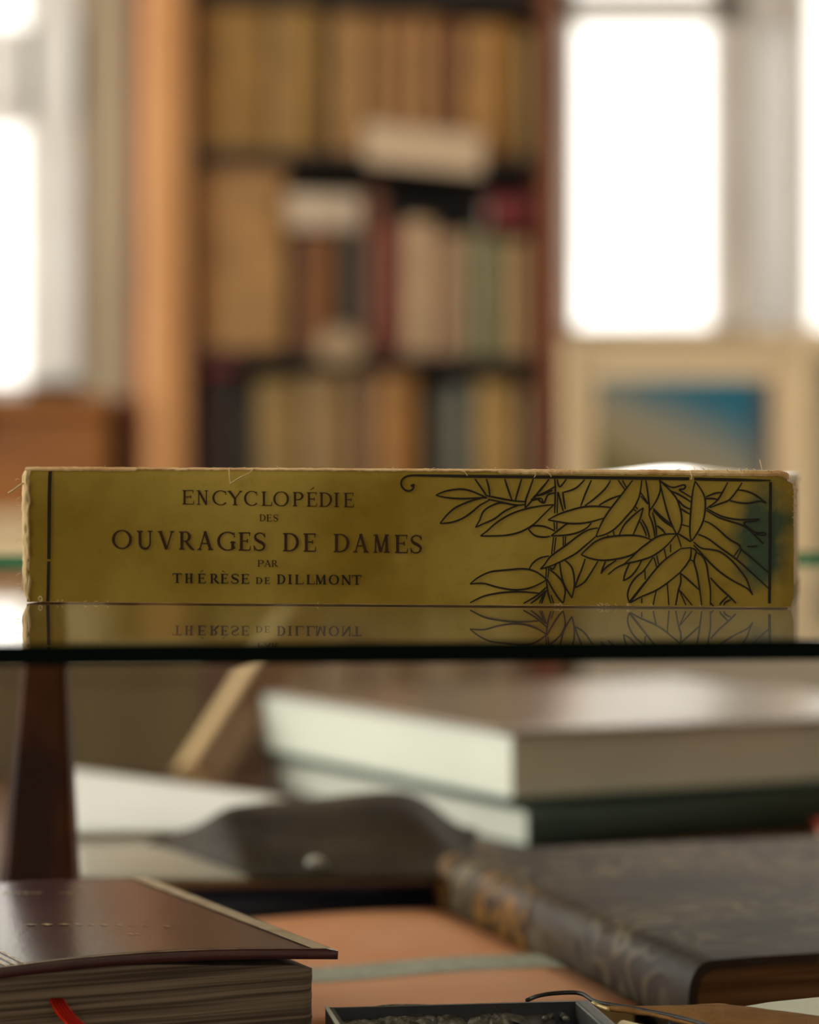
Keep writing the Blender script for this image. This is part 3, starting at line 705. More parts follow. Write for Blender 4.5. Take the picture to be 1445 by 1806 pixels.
def glyph(ch, x0, x1, yb, cap, mbx, bold=1.0):
    W = (x1 - x0) / cap; T = .155 * bold; H = .062 * bold
    X = lambda a: x0 + a * cap; Yy = lambda b: yb - b * cap
    def ln(pts, wd): ribbon(mbx, [(X(a), Yy(b)) for a, b in pts], [q * cap for q in wd] if isinstance(wd, (list, tuple)) else wd * cap)
    def serif(a, b, e=.10, t=T):
        ln([(a - t / 2 - e, b), (a + t / 2 + e, b)], H)
        s = 1 if b < .5 else -1
        ln([(a, b), (a, b + s * .08)], [t + .1, t])
    def arc(cx, cy, rx, ry, a0, a1, thick=T, n=26, hair=H):
        pts = []; ws = []
        for k in range(n + 1):
            a = math.radians(a0 + (a1 - a0) * k / n); pts.append((cx + rx * math.cos(a), cy + ry * math.sin(a))); ws.append(hair + (thick - hair) * abs(math.cos(a)) ** 1.6)
        ln(pts, ws)
    def tick(a, b, dx, dy): ln([(a, b), (a + dx, b + dy)], [.075 * bold, .03])
    e = 1 - H / 2; z = H / 2; acc = None
    if ch == 'É': acc, ch = 1, 'E'
    if ch == 'È': acc, ch = -1, 'E'
    if ch == 'E':
        a = T / 2 + .08; ln([(a, 0), (a, 1)], T); serif(a, z, .07); serif(a, e, .07)
        ln([(a, e), (W, e)], H); ln([(a, z), (W, z)], H); ln([(a, .53), (W * .76, .53)], H)
        tick(W - .02, e, -.02, -.20); tick(W - .01, z, .03, .24); ln([(W * .76, .64), (W * .76, .42)], H)
        if acc: ln([(W * .5 - .13 * acc, 1.12), (W * .5 + .17 * acc, 1.32)], [.03, .1] if acc > 0 else [.03, .1])
    elif ch == 'I':
        a = W / 2; ln([(a, 0), (a, 1)], T); serif(a, z); serif(a, e)
    elif ch == 'L':
        a = T / 2 + .08; ln([(a, 0), (a, 1)], T); serif(a, z, .07); serif(a, e, .08); ln([(a, z), (W, z)], H); tick(W - .01, z, .02, .26)
    elif ch == 'T':
        a = W / 2; ln([(a, 0), (a, 1)], T); serif(a, z); ln([(0.02, e), (W - .02, e)], H * 1.3); tick(.03, e, -.02, -.24); tick(W - .03, e, .02, -.24)
    elif ch == 'H':
        a, b = T / 2 + .08, W - T / 2 - .08
        for q in (a, b): ln([(q, 0), (q, 1)], T); serif(q, z, .07); serif(q, e, .07)
        ln([(a, .5), (b, .5)], H)
    elif ch == 'N':
        a, b = .14, W - .12; ln([(a, 0), (a, 1)], H * 1.3); ln([(b, 0), (b, 1)], H * 1.3); ln([(a - .02, 1), (b, 0)], T)
        serif(a, z, .09, H); serif(b, e, .09, H); ln([(a - .16, e), (a + .06, e)], H)
    elif ch == 'M':
        a, b = .13, W - .17; m_ = (a + b) / 2 - .01
        ln([(a, 0), (a + .03, 1)], H * 1.3); ln([(b, 0), (b - .03, 1)], T); ln([(a + .04, 1), (m_, .04)], T); ln([(m_, .04), (b - .05, 1)], H * 1.2)
        serif(a, z, .08, H); serif(b, z, .07); ln([(a - .10, e), (a + .1, e)], H); ln([(b - .1, e), (b + .11, e)], H)
    elif ch in 'OCG':
        rx, ry = W / 2 - T / 2, .5 - H / 2 + .02
        if ch == 'O': arc(W / 2, .5, rx, ry, 0, 360, n=40)
        else:
            rx = W * .60 - T / 2; cx_ = W * .60; arc(cx_, .5, rx, ry, 48, 318 if ch == 'C' else 322)
            q = math.radians(48); tx, ty = cx_ + rx * math.cos(q), .5 + ry * math.sin(q)
            ln([(tx + .02, ty + .13), (tx + .03, ty - .16)], [.03, .07])
            if ch == 'G':
                b = W - T / 2 - .03; ln([(b, .08), (b, .42)], T); serif(b, .42, .07)
    elif ch == 'D':
        a = T / 2 + .08; ln([(a, 0), (a, 1)], T); serif(a, z, .07); serif(a, e, .07)
        cx = a + (W - a) * .25; ln([(a, e), (cx, e)], H); ln([(a, z), (cx, z)], H); arc(cx, .5, W - cx - T / 2, .5 - H / 2, -90, 90)
    elif ch in 'PR':
        a = T / 2 + .08; ln([(a, 0), (a, 1)], T); serif(a, z, .07); serif(a, e, .07)
        wb = W if ch == 'P' else W * .82; cx = a + (wb - a) * .35
        ln([(a, e), (cx, e)], H); ln([(a, .47), (cx, .47)], H); arc(cx, (e + .47) / 2, wb - cx - T / 2, (e - .47) / 2, -90, 90)
        if ch == 'R': ln([(cx + .03, .48), (W * .72, .2), (W - .05, .02), (W + .04, .02)], [T * .7, T, T * .7, H])
    elif ch == 'S':
        c = [(W - .05, .80), (W * .72, .95), (W * .42, .965), (W * .16, .85), (W * .15, .68), (W * .36, .55), (W * .68, .44), (W * .88, .30), (W * .82, .13), (W * .55, .035), (W * .25, .06), (.04, .22)]
        cc = catmull(c, 5); n = len(cc)
        ln([(p.x, p.y) for p in [Vector((q[0], q[1], 0)) for q in cc]], [H + (T * 1.05 - H) * math.exp(-((k / (n - 1) - .5) / .22) ** 2) for k in range(n)])
        ln([(W - .05, 1.0), (W - .04, .72)], [.03, .06]); ln([(.05, .0), (.03, .3)], [.04, .07])
    elif ch == 'U':
        a, b = T / 2 + .08, W - .12; rx = (b - a) / 2
        ln([(a, 1), (a, .35)], T); ln([(b, 1), (b, .35)], H * 1.3); serif(a, e, .08); serif(b, e, .1, H)
        pts = []; ws = []
        for k in range(17):
            q = math.pi + math.pi * k / 16; pts.append((a + rx + rx * math.cos(q), .35 + .33 * math.sin(q))); ws.append(T + (H * 1.3 - T) * k / 16)
        ln(pts, ws)
    elif ch == 'V':
        ln([(.12, 1), (W * .54, 0)], T); ln([(W - .1, 1), (W * .54, 0)], H * 1.2); serif(.12, e, .08, T * .6); serif(W - .1, e, .09, H)
    elif ch == 'A':
        ln([(.1, 0), (W * .48, 1)], H * 1.2); ln([(W - .13, 0), (W * .46, 1.02)], T); ln([(W * .25, .36), (W * .72, .36)], H)
        serif(.1, z, .09, H); serif(W - .13, z, .08, T * .7)
    elif ch == 'Y':
        ln([(.1, 1), (W * .5, .45)], T); ln([(W - .1, 1), (W * .5, .45)], H * 1.2); ln([(W * .5, .5), (W * .5, 0)], T); serif(W * .5, z, .08); serif(.1, e, .08, T * .6); serif(W - .1, e, .08, H)
def text(name, items, cap, y0, y1, bold=1.0, m=None):
    """items: (letter, x0, x1); baseline runs from y0 at the first to y1 at the last letter"""
    mbx = MB(); a, b = items[0][1], items[-1][2]
    for it in items:
        ch, p, q = it[:3]; k = it[3] if len(it) > 3 else 1
        glyph(ch, p, q, y0 + (y1 - y0) * (p - a) / (b - a), cap * k, mbx, bold)
    return mbx.build(name, m or M['ink_brown'], YB_)
text('title_line', list(zip('ENCYCLOPÉDIE', (322.2, 347.7, 375, 402.5, 431, 462, 482.5, 517, 541.6, 563.8, 590, 606.6), (342, 367.9, 399.6, 428, 454, 480, 510.5, 536, 559, 586.3, 598, 624))), 25.5, 889.8, 895)
text('title_line', list(zip('DES', (458.2, 470.5, 482.5), (469, 479.5, 491))), 12.2, 919.3, 919.8, 1.15)
text('title_line', list(zip('OUVRAGESDEDAMES', (197.6, 241.9, 278.6, 316, 349.2, 383.4, 420.8, 447.8, 499, 535.4, 588.7, 624, 658.5, 696.7, 724.3), (233, 268.9, 307.3, 342, 376.2, 414.6, 441.6, 468.6, 527.7, 556.8, 617, 650.6, 688.4, 719, 745))), 32.5, 967.7, 976.4, 1.05)
text('author_line', list(zip('PAR', (455, 466.8, 479.5), (466, 478.5, 490.5))), 12, 999.6, 1000, 1.15)
text('author_line', [('T', 304.6, 321), ('H', 326.4, 341), ('É', 349, 362.7), ('R', 371, 386.6), ('È', 389.7, 402.4), ('S', 408.4, 421.9), ('E', 426, 439.5), ('D', 452, 463.4, .68), ('E', 467.3, 476.2, .68),
     ('D', 489, 504), ('I', 508.6, 515.4), ('L', 520.9, 535.4), ('L', 541, 555), ('M', 556.8, 575.9), ('O', 580.4, 598.7), ('N', 602.9, 619.5), ('T', 621.5, 638)], 17.2, 1028.3, 1031.6, 1.35, M['ink'])
# rules
mb = MB()
ribbon(mb, [(88.8, 830.5), (87.6, 900), (86.6, 986)], 6.2); ribbon(mb, [(86.5, 990), (85.6, 1030), (84.6, 1061)], 5.8)
mb.build('border_rule', M['ink'], YB_)
mb = MB(); A_ = lambda pts: [(690 + x / 4.661, 810 + y / 4.661) for x, y in pts]
B_ = lambda pts: [(940 + x / 5.558, 810 + y / 5.558) for x, y in pts]
C_ = lambda pts: [(1160 + x / 5.558, 810 + y / 5.558) for x, y in pts]
def curve(mbx, pts, w0=2.8):
    c = catmull([(p[0], p[1], 0) for p in pts], 5); n = len(c)
    ribbon(mbx, [(p.x, p.y) for p in c], [w0 * (.85 + .35 * math.sin(math.pi * k / max(1, n - 1)) * (1 if True else 0)) for k in range(n)])
sc = catmull([(p[0], p[1], 0) for p in A_([(165, 222), (185, 212), (183, 240), (160, 258), (130, 258), (100, 238), (84, 205), (92, 168), (120, 145), (160, 134), (210, 131)])], 6)
ribbon(mb, [(p.x, p.y) for p in sc], [4.6] * 8 + [3.4] * (len(sc) - 8))
ribbon(mb, [(733, 838.2), (827, 839.8), (1000, 841.6), (1216, 844.3)], [4, 5.2, 5.6, 5.6]); ribbon(mb, [(1225, 844.6), (1300, 846.2), (1360, 847.4)], [5.4, 5.4, 2.5])
ribbon(mb, [(1359.5, 850), (1359, 950), (1357.6, 1064)], [5.0, 5.6, 5.0])
mb.build('border_rule', M['ink'], YB_)
# willow leaf ornament
mb = MB()
for pts in ([(370,295),(450,262),(560,245),(640,255),(720,285),(790,318)], [(370,295),(440,312),(540,322),(650,322),(740,316),(790,318)],
  [(405,528),(450,470),(520,405),(600,365),(680,335),(740,322)], [(405,528),(500,518),(590,485),(670,430),(730,380),(810,335)],
  [(695,560),(730,500),(760,430),(820,385),(900,358),(980,368),(1050,378)], [(695,560),(760,530),(850,490),(930,430),(1000,395),(1050,378)],
  [(735,630),(790,590),(850,535),(930,480),(1010,440),(1100,410),(1220,385),(1340,372)], [(735,630),(830,630),(940,625),(1040,605),(1110,575),(1180,530),(1250,460),(1340,372)],
  [(790,300),(880,318),(1000,340),(1100,348)], [(800,328),(900,350),(1020,376),(1100,372)],
  [(690,160),(740,230),(790,305)], [(785,160),(805,230),(815,305)], [(935,160),(965,250),(995,335)], [(1075,160),(1045,260),(1020,350)],
  [(1170,160),(1135,260),(1108,340),(1105,400)], [(1300,165),(1220,260),(1150,350),(1105,400)], [(1180,305),(1260,285),(1330,255)], [(1150,330),(1200,322),(1225,345),(1250,362)],
  [(1130,575),(1170,548),(1260,552),(1350,590)], [(1130,575),(1180,625),(1250,640),(1310,632)],
  [(650,1025),(720,970),(820,925),(950,910),(1080,900),(1170,915),(1240,955),(1280,990)], [(650,1025),(760,1020),(870,1050),(1000,1072),(1110,1065),(1200,1035),(1280,990)],
  [(650,1180),(750,1130),(850,1105),(980,1090),(1100,1090),(1215,1100)], [(1280,1050),(1200,1120),(1090,1185)], [(1270,1080),(1210,1140),(1150,1185)], [(1255,1100),(1222,1185)], [(1278,1075),(1250,1150),(1240,1185)],
  [(1135,905),(1170,850),(1230,810),(1300,795)]): curve(mb, A_(pts))
for pts in ([(150,595),(240,545),(350,505),(480,470),(600,460),(700,465),(775,475)], [(150,595),(240,610),(350,628),(470,628),(590,608),(700,575)],
  [(620,760),(650,680),(700,580),(760,490),(830,400),(900,310),(980,205)], [(620,760),(700,740),(780,700),(850,640),(930,550),(990,480),(1040,380),(1060,290),(1070,205)],
  [(180,750),(240,705),(310,650),(345,630)], [(180,750),(300,745),(420,725),(520,680),(575,625)],
  [(75,1075),(110,1040),(160,970),(210,925),(330,840),(440,755),(540,695),(640,672)], [(75,1075),(180,1045),(300,990),(420,925),(500,860),(570,800),(615,760)],
  [(475,935),(540,870),(620,805),(720,765),(850,748),(980,745),(1080,758),(1165,790)], [(475,935),(560,970),(680,990),(800,980),(920,955),(1000,920),(1090,850),(1165,790)],
  [(885,1035),(960,970),(1040,890),(1130,820),(1210,765),(1300,735),(1410,730)], [(740,1130),(820,1065),(910,1025),(1020,1000),(1150,960),(1250,900),(1330,830),(1410,735)],
  [(890,1190),(910,1110),(950,1020)], [(890,1190),(960,1150),(1020,1080),(1070,990)],
  [(950,1410),(930,1330),(960,1230),(1020,1150),(1090,1090),(1180,960)], [(1100,1090),(1105,1180)], [(945,1400),(1010,1320),(1100,1205)],
  [(950,1410),(980,1370),(1080,1240),(1180,1110),(1290,990),(1445,880)], [(950,1410),(1060,1350),(1200,1290),(1310,1220),(1445,1110)],
  [(140,1170),(200,1280),(260,1370),(300,1410)], [(165,1080),(230,1130),(290,1200),(320,1290),(300,1410)],
  [(265,1010),(280,1120),(310,1230),(385,1360)], [(310,985),(370,1040),(400,1110),(410,1230),(385,1360)],
  [(515,975),(480,1080),(440,1180),(415,1260)], [(415,1260),(500,1210),(560,1130),(640,1000)], [(715,1000),(690,1060),(670,1120)], [(670,1120),(720,1060),(820,990)],
  [(215,190),(222,260),(220,400),(215,530)], [(245,320),(240,530)], [(250,320),(275,420),(300,510)], [(295,320),(305,400),(320,490)], [(210,615),(215,690)], [(237,615),(237,690)],
  [(205,760),(185,930)], [(228,765),(210,910)], [(300,755),(300,850)], [(322,755),(318,840)], [(135,1060),(130,1170)], [(158,1060),(150,1160)], [(135,1180),(150,1300),(180,1410)], [(180,1330),(205,1410)],
  [(170,1060),(200,1075),(230,1030)],
  [(160,195),(80,300),(0,380)], [(222,265),(130,320),(10,370)], [(215,330),(150,350),(110,430),(90,385)], [(0,405),(60,385),(90,385)], [(240,195),(265,270),(330,195)],
  [(510,200),(440,270),(370,305),(295,325)], [(575,205),(520,330),(470,460)], [(765,205),(710,290),(600,390),(510,455)], [(840,205),(905,300)], [(880,205),(920,280)], [(870,350),(760,390),(650,450)],
  [(1055,320),(1130,430)], [(1060,360),(1130,440)], [(1110,205),(1130,340),(1145,480),(1140,545)], [(1250,205),(1250,310),(1210,410),(1150,500)],
  [(1140,540),(1180,650),(1200,770)], [(1175,520),(1205,640),(1215,750)], [(1085,475),(1050,590),(985,740)], [(1085,475),(1000,540),(900,640),(850,740)], [(1070,590),(1120,680),(1145,770)], [(1055,610),(1090,680),(1115,750)],
  [(735,740),(742,770)], [(790,700),(800,750)], [(990,490),(1015,510)], [(1010,465),(1030,490)], [(1180,480),(1260,560),(1360,640)], [(1180,500),(1280,600),(1370,665)], [(1220,650),(1270,690),(1300,730)],
  [(1210,1290),(1180,1430)], [(1320,1220),(1335,1430)], [(1430,1290),(1400,1430)], [(1070,1360),(1070,1410)], [(1190,960),(1215,1055)], [(1215,940),(1235,1030)], [(1290,880),(1310,970)]): curve(mb, B_(pts))
for pts in ([(20,205),(60,380),(110,560),(150,660),(190,740)], [(20,205),(120,300),(190,390),(225,490),(240,600),(220,690),(190,740)],
  [(370,215),(345,330),(330,480),(320,620),(320,740),(335,800)], [(370,215),(430,300),(465,380),(470,480),(450,600),(410,690),(360,770),(335,800)],
  [(25,210),(140,275),(250,252),(275,265),(260,290),(215,298),(260,330),(335,375)], [(130,310),(200,340),(270,380),(330,420)], [(205,400),(260,460),(325,490)], [(225,480),(270,510),(320,540)], [(240,640),(310,660)],
  [(690,225),(640,320),(580,410),(490,475)], [(830,230),(770,320),(700,400),(600,440),(510,475)], [(475,370),(560,335),(630,325)], [(470,385),(540,385),(590,395)],
  [(780,300),(860,310),(950,345),(1070,430)], [(710,405),(800,425),(900,430),(1000,410),(1070,430)],
  [(480,480),(560,525),(650,565),(780,590),(900,590),(1000,585)], [(480,500),(600,570),(720,610),(850,655),(940,730),(1040,830)], [(1000,585),(960,605),(850,620),(900,680),(970,720),(1050,720),(1050,745),(960,735)],
  [(880,855),(940,855),(985,848)],
  [(460,605),(520,630),(600,690),(700,780),(800,840),(820,880),(950,990),(1090,1110)], [(400,735),(500,780),(620,870),(760,970),(900,1090),(1090,1265)],
  [(355,810),(430,870),(530,885),(620,910),(720,985),(800,1075),(870,1170),(905,1260),(935,1330)], [(355,840),(430,920),(520,1020),(620,1110),(740,1190),(880,1265),(935,1330)],
  [(820,890),(780,975)], [(800,880),(750,950)], [(222,876),(330,865)], [(330,865),(325,960),(280,1040),(222,1110)],
  [(335,870),(380,900),(360,1000),(390,1120),(415,1280),(435,1430)], [(380,910),(440,950),(480,1030),(500,1150),(520,1280),(520,1430)],
  [(520,1160),(600,1250),(700,1340),(770,1410)], [(690,1340),(630,1400),(610,1430)], [(720,1375),(670,1400),(650,1430)], [(525,1410),(550,1440)],
  [(225,1110),(230,1200),(205,1290),(180,1430)], [(230,1120),(300,1180),(410,1280)], [(210,1270),(280,1430)], [(225,1290),(340,1430)],
  [(205,730),(270,770),(330,810)], [(195,740),(235,860)], [(130,830),(130,910)], [(325,985),(355,1000)]): curve(mb, C_(pts))
mb.build('leaf_ornament', M['ink'], YB_)

# ------------------------------------------------------------------ books lying on the counter
def striped(name, c1, c2, scale=900, c3=None):
    """page edges: fine layers stacked in height, wavy"""
    m = bpy.data.materials.new(name); m.use_nodes = True; nt = m.node_tree; b = nt.nodes['Principled BSDF']; N = nt.nodes.new; L = nt.links.new
    b.inputs['Roughness'].default_value = .8; b.inputs['Specular IOR Level'].default_value = .2
    tc = N('ShaderNodeTexCoord'); mp = N('ShaderNodeMapping'); mp.inputs['Scale'].default_value = (12, 12, scale); L(tc.outputs['Object'], mp.inputs[0])
    n = N('ShaderNodeTexNoise'); n.inputs['Scale'].default_value = 1; n.inputs['Detail'].default_value = 3; L(mp.outputs[0], n.inputs['Vector'])
    r = N('ShaderNodeValToRGB'); L(n.outputs[0], r.inputs[0]); r.color_ramp.elements[0].position = .35; r.color_ramp.elements[0].color = lin(c1); r.color_ramp.elements[1].position = .62; r.color_ramp.elements[1].color = lin(c2)
    L(r.outputs[0], b.inputs['Base Color'])
    bp = N('ShaderNodeBump'); bp.inputs['Strength'].default_value = .5; bp.inputs['Distance'].default_value = .0006; L(n.outputs[0], bp.inputs['Height']); L(bp.outputs[0], b.inputs['Normal'])
    return m

# --- orange booklet (lies flat on the counter)
zo = -.152
c0 = gp(779, 1603, zo); c1 = gp(1126, 1772, zo); c2 = gp(480, 1632, zo)
ov = (c0 - c1); ov.z = 0; olen = ov.length; ov.normalize()
ou = Vector((-ov.y, ov.x, 0)); 
if ou.x > 0: ou = -ou
OW = .125
t = thing('orange_booklet', (c0 + c1) / 2 + ou * OW / 2 - Vector((0, 0, .008)), 'orange paper booklet with a pale grey band lying in the middle of the counter', 'booklet')
OFr = frame(Vector((c1.x, c1.y, 0)), ou, ov)
zt_, zb_ = E + zo, ZB
mb = MB(); rows = []
def oz(a, b): return .0006 * math.sin(a * 60) + .0008 * math.exp(-((b - .06) / .03) ** 2)
for j in range(15):
    b = olen * j / 14; rows.append([OFr(OW * i / 12, b, zt_ + oz(OW * i / 12, b)) for i in range(13)])
mb.grid(rows); 
mb.build('cover', mat('orange_cover', (220, 142, 94), .5, (226, 158, 116), 16, spec=.3), t, smooth=True, solid=.0008)
mb = MB(); mb.box(.001, OW - .001, .001, olen - .001, ZB + .0012, zt_ - .0011, fr=OFr); mb.build('page_block', M['aged_paper'], t)
mb = MB(); mb.box(0, OW, 0, olen, ZB, ZB + .001, fr=OFr); mb.build('back_cover', _mats['orange_cover'], t)
s0 = gp(985, 1699, zo); sb = (Vector((s0.x, s0.y, 0)) - Vector((c1.x, c1.y, 0))).dot(ov)
sk = .14                                              # the band runs a little askew
rows = []
for q in range(13):
    a = OW * q / 12; rows.append([OFr(a, sb - .012, zt_ + oz(a, sb) + .0003), OFr(a, sb + .012, zt_ + oz(a, sb) + .0003)])
mb = MB(); mb.grid(rows); mb.build('grey_band', mat('grey_band', (176, 172, 152), .6, (146, 144, 126), 260), t, label='pale grey patterned band')

# --- red prayer book with gilt lines, bottom left
zr = -.118
r1 = gp(597, 1677, zr); r0 = gp(0, 1735, zr); r2 = gp(262, 1547, zr)
rv = r2 - r1; rv.z = 0; rlen = rv.length; rv.normalize()
ru = Vector((-rv.y, rv.x, 0)); ru = -ru if ru.x > 0 else ru          # towards the spine (left, nearer)
RW = .118
RF = frame(Vector((r1.x, r1.y, 0)), ru, rv)
t = thing('red_book', RF(RW / 2, rlen / 2, ZB), 'dark red leather book with gilt lines and red ribbon at lower left', 'book')
zR = E + zr
def rz(a, b):                                        # bowed cover
    q = a / RW; k = b / rlen
    return .0026 * math.sin(math.pi * min(1, q * 1.08)) ** 1.0 * (1 - .5 * k) - .0012 * max(0, q - .86) / .14
M['red_leather'] = mat('red_leather', (92, 54, 54), .24, (76, 42, 44), 40, bump=.06, bscale=700, spec=.8, coat=.08, coat_rough=.15)
rows = []
for j in range(25):
    b = rlen * j / 24; rows.append([RF(RW * i / 40, b, zR + rz(RW * i / 40, b)) for i in range(41)])
mb = MB(); mb.grid(rows); mb.build('front_cover', M['red_leather'], t, smooth=True, solid=.0021)
mb = MB(); mb.box(0, RW, 0, rlen, ZB, ZB + .0022, fr=RF); mb.build('back_cover', M['red_leather'], t, bevel=.0006)
# pages with a wavy tail edge
pg = striped('grey_page_edges', (92, 76, 62), (150, 130, 108), 1100)
rows = []
PX0, PX1 = .0042, RW - .004
zlo = ZB + .0023
def pg_top(a): return zR + rz(a, 0) - .0024 - .0018 * math.exp(-((a - .02) / .03) ** 2) - .0016 * math.exp(-((a - PX0) / .004) ** 2)
nz_ = 26
for k in range(nz_ + 1):
    q = k / nz_; r = []
    for i in range(61):
        a = PX0 + (PX1 - PX0) * i / 60
        zz = zlo + (pg_top(a) - zlo) * q
        wob = .0006 * noise.noise(Vector((a * 40, q * 9, 2))) + .0005 * noise.noise(Vector((a * 15, q * 30, 5)))
        rnd = .003 * max(0, 1 - (a - PX0) / .003) ** 2
        r.append(RF(a, .004 + wob + rnd, zz))
    rows.append(r)
mb = MB(); mb.grid(rows)
nb = len(rows[0])
top_back = [RF(PX0 + (PX1 - PX0) * i / 60, rlen - .004, pg_top(PX0 + (PX1 - PX0) * i / 60) - .0004) for i in range(61)]
mb.grid([rows[-1], top_back])
mb.grid([[r[0] for r in rows], [RF(PX0, rlen - .004, r[0].z) for r in rows]])
mb.build('page_block', pg, t, smooth=True)
# spine, rounded, left of frame
rows = []
for b in [rlen * k / 6 for k in range(7)]:
    r = []
    for k in range(13):
        a = math.pi * k / 12
        r.append(RF(RW - .002 + .011 * math.sin(a), b, mid(ZB, zR) + (zR - ZB) / 2 * math.cos(a)))
    rows.append(r)
mb = MB(); mb.grid(rows); mb.build('spine', M['red_leather'], t, smooth=True, solid=.0018)
# gilt: border lines by the joint, edge line, dabs of worn lettering
gold = mat('worn_gilt', (214, 184, 128), .35, (150, 116, 78), 300, metallic=.5, lo=.4, hi=.6)
def rstrip(mbx, a0, b0, a1, b1, wd, n=12):
    d = Vector((a1 - a0, b1 - b0)); d.normalize(); nn = Vector((-d.y, d.x)) * wd / 2; rr = []
    for k in range(n + 1):
        a, b = a0 + (a1 - a0) * k / n, b0 + (b1 - b0) * k / n
        rr.append([RF(a + nn.x, b + nn.y, zR + rz(a + nn.x, b + nn.y) + .00025), RF(a - nn.x, b - nn.y, zR + rz(a - nn.x, b - nn.y) + .00025)])
    mbx.grid(rr)
def rloc(px, py):                                    # pixel -> cover coordinates
    p = gp(px, py, zr + .0012); q = Vector((p.x - r1.x, p.y - r1.y, 0)); return q.dot(ru), q.dot(rv)
a_, b_ = rloc(62, 1716)
mb = MB()
for k in range(4): rstrip(mb, a_ + .0022 * k, .002, a_ + .0022 * k, rlen - .004, .0006)
rstrip(mb, .004, .0022, RW - .004, .0022, .0007)
mb.build('gilt_lines', gold, t)
mb = MB(); rstrip(mb, .0035, .002, .0035, rlen - .002, .005); mb.build('pale_cover_edge', mat('pale_edge_leather', (214, 186, 150), .45, (180, 146, 112), 120), t, label='pale tan strip along the cover edge')  # pale tan strip laid along the outer cover edge
mb = MB(); random.seed(11)
for (py, xs, k) in ((1638, (52, 80, 110, 135, 158, 180, 205, 230, 255, 290), 1), (1578, (8, 30, 44, 56, 66, 108, 118), .8), (1655, (228, 240), .8)):
    for x in xs:
        a, b = rloc(x, py); big = x < 120
        rstrip(mb, a, b + .0012 * k, a - .0010 * k, b - .0012 * k, (.0020 if big else .0007) * k, 2)
mb.build('gilt_marks', gold, t)['kind'] = 'stuff'
# frayed red ribbon marker
mb = MB(); random.seed(5)
for k in range(9):
    o = (k - 4) * 3.0
    pts = []
    for (px, py, dd) in ((100 + o * .9, 1763, .002), (108 + o, 1778, -.004), (120 + o * 1.05, 1794, -.008), (138 + o * 1.15, 1812, -.012), (150 + o * 1.2, 1832, -.014)):
        bp_ = gp(100, 1735, zr); p = at(px, py, bp_.y + .012 + dd); pts.append(p)
    mb.tube(catmull(pts, 4), .00034 + .00012 * (k % 2), 6, k % 2)
mb.build('ribbon_marker', [mat('red_ribbon', (222, 46, 18), .7, (196, 34, 12), 300, spec=.05), mat('deep_red_ribbon', (130, 18, 10), .8, spec=.05)], t, smooth=True, label='bright red ribbon hanging from the pages')

# --- dark tooled leather book, right
zd = -.1345
d0 = gp(1250, 1693, zd); d1 = gp(792, 1503, zd)
dv = d1 - d0; dv.z = 0; dlen = dv.length; dv.normalize(); du = Vector((dv.y, -dv.x, 0))
DF = frame(Vector((d0.x, d0.y, 0)), du, dv)
DW = .17; zD = E + zd; zDb = ZB + .0002; dth = zD - zDb
t = thing('leather_book', DF(DW / 2, dlen / 2, zDb), 'dark tooled leather book with gilt bands on its rounded spine at right', 'book')
def leather_mat():
    m = bpy.data.materials.new('tooled_leather'); m.use_nodes = True; nt = m.node_tree; b = nt.nodes['Principled BSDF']; N = nt.nodes.new; L = nt.links.new
    b.inputs['Roughness'].default_value = .5; b.inputs['Specular IOR Level'].default_value = .08
    tc = N('ShaderNodeTexCoord'); wv = N('ShaderNodeTexWave'); wv.wave_type = 'RINGS'; wv.inputs['Scale'].default_value = 16; wv.inputs['Distortion'].default_value = 30; wv.inputs['Detail'].default_value = 2; wv.inputs['Detail Scale'].default_value = 1.6
    L(tc.outputs['Object'], wv.inputs['Vector'])
    n = N('ShaderNodeTexNoise'); n.inputs['Scale'].default_value = 24; n.inputs['Detail'].default_value = 5; L(tc.outputs['Object'], n.inputs['Vector'])
    r = N('ShaderNodeValToRGB'); L(n.outputs[0], r.inputs[0]); r.color_ramp.elements[0].position = .36; r.color_ramp.elements[0].color = lin((48, 36, 29)); r.color_ramp.elements[1].position = .68; r.color_ramp.elements[1].color = lin((84, 67, 50))
    r2 = N('ShaderNodeValToRGB'); L(wv.outputs['Fac'], r2.inputs[0]); r2.color_ramp.elements[0].position = .62; r2.color_ramp.elements[0].color = (0, 0, 0, 1); r2.color_ramp.elements[1].position = .9; r2.color_ramp.elements[1].color = (1, 1, 1, 1)
    n2 = N('ShaderNodeTexNoise'); n2.inputs['Scale'].default_value = 13; n2.inputs['Detail'].default_value = 3; L(tc.outputs['Object'], n2.inputs['Vector'])
    r3 = N('ShaderNodeMapRange'); L(n2.outputs[0], r3.inputs[0]); r3.inputs[1].default_value = .36; r3.inputs[2].default_value = .56
    mu = N('ShaderNodeMath'); mu.operation = 'MULTIPLY'; L(r2.outputs[0], mu.inputs[0]); L(r3.outputs[0], mu.inputs[1])
    mx = N('ShaderNodeMixRGB'); L(mu.outputs[0], mx.inputs[0]); L(r.outputs[0], mx.inputs[1]); mx.inputs[2].default_value = lin((116, 100, 76))
    L(mx.outputs[0], b.inputs['Base Color'])
    bp = N('ShaderNodeBump'); bp.inputs['Strength'].default_value = .22; bp.inputs['Distance'].default_value = .0006; L(wv.outputs['Fac'], bp.inputs['Height']); L(bp.outputs[0], b.inputs['Normal'])
    return m
M['tooled'] = leather_mat()
BUL = .0100
def sq(v, p=.6): return abs(v) ** p
def spine_prof(n=16, inset=0):                       # cross section of spine from the top joint round to the bottom joint
    return [(-(BUL - inset) * sq(math.sin(math.pi * k / n)) + .004, mid(zD, zDb) + (dth / 2 - inset) * math.copysign(sq(math.cos(math.pi * k / n), .8), math.cos(math.pi * k / n))) for k in range(n + 1)]
def full_prof(): return [(DW, zD), (.05, zD + .0004), (.015, zD + .0003)] + spine_prof() + [(.05, zDb), (DW, zDb)]
